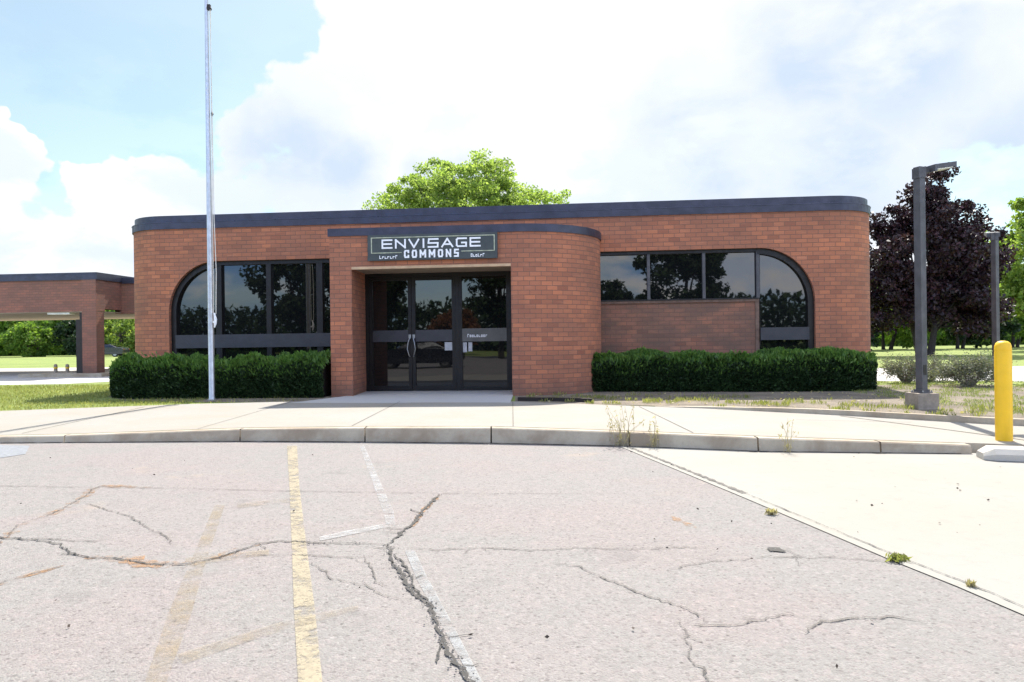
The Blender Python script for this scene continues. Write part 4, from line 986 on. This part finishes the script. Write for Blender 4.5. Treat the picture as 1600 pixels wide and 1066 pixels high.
for i, (x, y, hh, lf, lb, st_) in enumerate((
    (26.4, 58, 7.0, 'l_dark', 'dark green small tree with thin stems just right of the building wall', 3),
    (31.5, 60, 6.4, 'l_green', 'light green small tree seen under the left side of the purple crown', 3),
    (37.5, 60, 6.8, 'l_dark', 'dark leafy tree behind the purple tree trunk', 2),
    (43.5, 62, 7.0, 'l_green', 'light green tree seen under the right side of the purple crown', 2),
    (49.5, 66, 7.4, 'l_dark', 'dark green tree behind the far light pole', 2),
    (58.0, 76, 8.0, 'l_green', 'green tree at the far right edge of the view', 2))):
    tree('background_tree', (x, y, .15), [(0, 0, hh*.62, hh*.50, hh*.4, hh*.36), (hh*.2, 0, hh*.35, hh*.45, hh*.4, hh*.28)], hh*.35, .14, lf, lb, group='trees beyond the far lawn', ncl=60, per=110, ls=.36, cr=.85, bark='bark_dark', limbs=6, stems=st_)
tag(leafcloud('woodland', *(lambda n: (np.stack([rng.uniform(24, 110, n), rng.uniform(78, 88, n), rng.random(n)**1.1*6.2*(.75+.25*np.sin(rng.uniform(0, 6, n)))], 1), unit(n), .5+.5*rng.random(n)))(44000), M['l_green']),
    'mass of far woodland foliage closing the lawn on the right', 'woodland', kind='stuff')
tag(leafcloud('woodland', *(lambda n: (np.stack([rng.uniform(-120, -28, n), rng.uniform(94, 104, n), rng.random(n)**1.1*6.4], 1), unit(n), .7+.6*rng.random(n)))(52000), M['l_green']),
    'mass of far woodland foliage closing the lawn on the left', 'woodland', kind='stuff')
for i, (x, y, hh, wd, lf, lb) in enumerate((
    (-69, 84, 4.6, 5.4, 'l_lime', 'bright green broad bush at the far left edge under the canopy'),
    (-62.0, 80, 3.3, 3.4, 'l_dark', 'very dark rounded bush on the far left lawn'),
    (-55.5, 83, 4.2, 2.6, 'l_green', 'mid green upright bush left of the canopy column'),
    (-51.0, 85, 5.0, 2.6, 'l_dark', 'dark leafy bush just left of the canopy column'),
    (-46.5, 86, 5.4, 3.0, 'l_lime', 'bright green bush between the canopy column and the building'),
    (-41.5, 88, 6.2, 3.2, 'l_green', 'tall green bush next to the left corner of the building'))):
    tree('large_bush', (x, y, .15), [(0, 0, hh*.48, wd, wd*.8, hh*.5)], hh*.4, .12, lf, lb, cat='bush', group='bushes across the far left lawn', ncl=60, per=120, ls=.34, cr=.75, limbs=6, stems=3)

def twiggy(loc, w_, h_, label, n=420, leafn=2600, seed=1):
    root = empty('shrub', loc); tag(root, label, 'shrub', 'twiggy grey shrubs by the far drive'); rs = np.random.default_rng(seed)
    mb = MB(); ends = []
    for i in range(70):
        a = rs.uniform(0, 2*math.pi); r = w_*(.25+.75*rs.random()**.6); e_ = np.array([r*math.cos(a), r*math.sin(a)*.8, h_*(.45+.55*rs.random())*(1-.35*(r/w_)**2)])
        m_0 = e_*.5+np.array([0, 0, .10*h_]); mb.tube([(0.06*math.cos(a), .06*math.sin(a), -.03), tuple(m_0), tuple(e_)], [.010, .007, .003], 4, False); ends.append(e_)
        for j in range(3):
            q = e_+rs.normal(size=3)*np.array([.16, .16, .10]); mb.tube([tuple(e_*.75), tuple(q)], [.004, .002], 3, False); ends.append(q)
    mb.build('twigs', M['twig'], root)
    E_ = np.array(ends); ii = rs.integers(0, len(E_), leafn); P = E_[ii]*(.78+.25*rs.random(leafn))[:, None]+rs.normal(size=(leafn, 3))*.06
    P[:, 2] = np.maximum(P[:, 2], .05); leafcloud('foliage', P, unit(leafn), .03+.035*rs.random(leafn), M['l_twig'], root, .5)
twiggy((10.1, 18.4, .15), .50, .72, 'small twiggy shrub just right of the building corner hedge', seed=2, leafn=3200)
twiggy((11.0, 18.9, .15), .45, .66, 'small twiggy shrub half hidden behind the near light pole', seed=3, leafn=2800)
twiggy((10.75, 16.9, .15), .72, .78, 'widest grey twiggy shrub between the two light poles', seed=4, leafn=7500)

# weeds, grass
def stalks(loc, label, n, h, mat_, seed, spread=.06, heads=True, name='weed'):
    root = empty(name, loc); tag(root, label, 'weed', 'weeds growing from the kerb joints'); rs = np.random.default_rng(seed); mb = MB(); P = []
    for i in range(n):
        a = rs.uniform(0, 6.28); l = h*(.4+.6*rs.random()); dx, dy = math.cos(a)*spread*rs.random()*2.4, math.sin(a)*spread*rs.random()*1.6
        x0, y0 = rs.normal()*spread*.5, rs.normal()*spread*.3
        mb.tube([(x0, y0, 0), (x0+dx*.5, y0+dy*.5, l*.6), (x0+dx*1.3, y0+dy*1.3, l)], [.0035, .0025, .0012], 4, False)
        for k in range(5): P.append((x0+dx*1.2+rs.normal()*.012, y0+dy*1.2+rs.normal()*.012, l*(.75+.27*rs.random())))
        for k in range(3): P.append((x0+dx*.4+rs.normal()*.02, y0+dy*.4+rs.normal()*.02, l*.4*rs.random()+.02))
    mb.build('stem', M[mat_], root); P = np.array(P); leafcloud('leaves', P, rs.normal(size=P.shape)+np.array([0, 0, 1.2]), .03+.035*rs.random(len(P)), M[mat_], root, .25)
stalks((1.40, 9.28, .01), 'tallest dry straw-coloured weed where the asphalt meets the concrete at the kerb', 22, .58, 'l_dry', 1, .12)
stalks((1.78, 9.10, .01), 'thin dry weed at the kerb just right of the tallest one', 9, .42, 'l_dry', 2, .08)
stalks((3.28, 8.58, .01), 'thin wispy weed at the kerb nearest the parking block', 6, .46, 'l_dry', 3, .06)
def tuft(loc, label, n, r, h, mat_, seed):
    root = tag(leafcloud('grass_tuft', *(lambda rs: (np.stack([rs.normal(size=n)*r, rs.normal(size=n)*r*.6, rs.random(n)*h], 1), np.stack([rs.normal(size=n)*.8, rs.normal(size=n)*.8, np.ones(n)], 1), .03+.05*rs.random(n)))(np.random.default_rng(seed)), M[mat_], None, .22), label, 'grass tuft', 'tufts in the driveway joint'); root.location = loc
tuft((2.02, 5.62, .01), 'small green tuft halfway along the driveway joint', 80, .022, .022, 'l_dry', 5)
tuft((2.36, 4.42, .01), 'wider green tuft at the near end of the driveway joint', 90, .028, .024, 'l_grass', 6)
tuft((2.52, 3.95, .01), 'tiny dry tuft nearest the camera along the driveway joint', 30, .012, .012, 'l_dry', 7)

def blades(name, poly_fn, n, h, mat_, label, seed, keep=None, zb=.15):
    rs = np.random.default_rng(seed); P = []
    X = poly_fn(rs, n); 
    if keep is not None: X = X[keep(X)]
    k = len(X); hh = h*(.5+rs.random(k)); P = np.stack([X[:, 0], X[:, 1], zb+hh*.45], 1)
    N = np.stack([rs.normal(size=k)*.35, rs.normal(size=k)*.35, np.ones(k)], 1)
    return tag(leafcloud(name, P, N, hh, M[mat_], None, .16), label, 'grass', kind='stuff')
def clumpy(X, s, t): return (np.sin(X[:, 0]*s*2.1+1)*np.sin(X[:, 1]*s*3.7)+np.sin(X[:, 0]*s*5.3+X[:, 1]*s*4.1)*.6+np.sin(X[:, 0]*s*11.0-X[:, 1]*s*7)*.4) > t
def left_lawn(rs, n):
    x = rs.uniform(-17, -4.3, n); yb = np.interp(x, BX, BY); y = yb-.02+rs.random(n)*(22.3-yb); return np.stack([x, y], 1)
def notbuilding_left(X): return ~((X[:, 0] > -9.6) & (X[:, 1] > 16.1)) & ~((X[:, 0] > -6.8) & (rng.random(len(X)) < .85)) & ~((X[:, 0] > -4.5))
blades('lawn_grass', left_lawn, 60000, .055, 'l_grass', 'short sunlit grass left of the hedge between pavement and drive', 4, notbuilding_left)
def right_bed(rs, n):
    x = rs.uniform(.3, 9.4, n); yb = np.interp(x, BX, BY)+.10; y = yb+rs.random(n)**1.5*2.6; return np.stack([x, y], 1)
blades('bed_weeds', right_bed, 15000, .075, 'l_grass', 'scattered low weeds in the bare bed in front of the right hedge', 5, lambda X: clumpy(X, 1.0, .35))
def right_lawn(rs, n):
    x = rs.uniform(7.4, 15.5, n); y = rs.uniform(10.2, 19.0, n); X = np.stack([x, y], 1); return X[(y > np.interp(x, BX, BY)+.12) & (x+.25*y > 10.3) & (y < np.interp(x, [7, 9.7, 12.6, 15.2], [19, 19.1, 18.5, 16.4]))]
blades('lawn_grass', right_lawn, 46000, .05, 'l_weed', 'patchy sunlit grass around the shrubs and light poles on the right', 6, lambda X: clumpy(X, .9, -.25))
eb = MB(); ribbon_pts = [(.10, 14.55), (.8, 14.35), (1.55, 14.0)]
for (x0, y0), (x1, y1) in zip(ribbon_pts[:-1], ribbon_pts[1:]):
    eb.quad([(x0, y0, .15), (x1, y1, .15), (x1, y1, .23), (x0, y0, .23)]); eb.quad([(x0, y0, .23), (x1, y1, .23), (x1, y1+.07, .23), (x0, y0+.07, .23)]); eb.quad([(x1, y1+.07, .15), (x0, y0+.07, .15), (x0, y0+.07, .23), (x1, y1+.07, .23)])
eb.quad([(.10, 14.62, .15), (.10, 14.55, .15), (.10, 14.55, .23), (.10, 14.62, .23)]); eb.quad([(1.55, 14.0, .15), (1.55, 14.07, .15), (1.55, 14.07, .23), (1.55, 14.0, .23)])
tag(eb.build('bed_edging', M['dark']), kind='structure')
# small leaves and litter on the paving
n = 90; rs = np.random.default_rng(9)
X = np.stack([rs.uniform(-7, 7, n), rs.uniform(2.6, 9.2, n), np.full(n, .014)], 1)
tag(leafcloud('leaf_litter', X, np.stack([rs.normal(size=n), rs.normal(size=n), rs.normal(size=n)*.15], 1), .012+.022*rs.random(n), m_plain('dead_leaf', (.06, .045, .035), .9), None, .6), 'tiny dark dead leaves scattered over the asphalt and driveway', 'litter', kind='stuff')
n = 260
X = np.stack([rs.uniform(.2, 8.5, n), rs.uniform(11, 15.8, n), np.full(n, .175)], 1); X = X[X[:, 1] > np.interp(X[:, 0], BX, BY)+.1]
tag(leafcloud('leaf_litter', X, rs.normal(size=X.shape)*np.array([1, 1, .3]), .04+.05*rs.random(len(X)), M['l_dry'], None, .6), 'pale dry leaves lying on the bed soil before the right hedge', 'litter', kind='stuff')

# ------------------------------------------------------------------ the side of the car park behind the viewpoint, seen mirrored in the glass
for i, (x, y, hh, wd, lf, lb) in enumerate((
    (6.2, -18, 9.6, 3.1, 'l_dark', 'large dark tree mirrored in the middle pane of the right window'),
    (-21.6, -13, 9.0, 3.2, 'l_dark', 'large dark tree mirrored beside the porch in the left window'),
    (-17.0, -17, 9.5, 2.9, 'l_dark', 'dark tree mirrored in the left-hand entrance door'),
    (-7.6, -19, 9.6, 2.6, 'l_dark', 'dark tree mirrored in the entrance sidelight'),
    (-14.6, -32, 4.3, 2.0, 'l_russet', 'rounded russet tree mirrored in the right-hand entrance door'),
    (-1.0, -30, 7.0, 3.6, 'l_dark', 'wide dark tree mirrored in the pane next to the porch'))):
    tree('mirrored_tree', (x, y, 0), [(0, 0, hh*.60, wd, wd, hh*.36), (wd*.3, 0, hh*.8, wd*.6, wd*.6, hh*.2)], hh*.35, .2, lf, lb, group='trees behind the viewpoint', ncl=80, per=110, ls=.34, cr=.75, bark='bark_dark', limbs=8)
tag(leafcloud('woodland', *(lambda n: (np.stack([rng.uniform(-75, 75, n), rng.uniform(-62, -54, n), rng.random(n)**1.2*(5.2+1.6*np.sin(rng.uniform(0, 1, n)*3))], 1), unit(n), .6+.6*rng.random(n)))(26000), M['l_dark']),
    'dark tree line behind the viewpoint, mirrored low in the windows', 'woodland', kind='stuff')
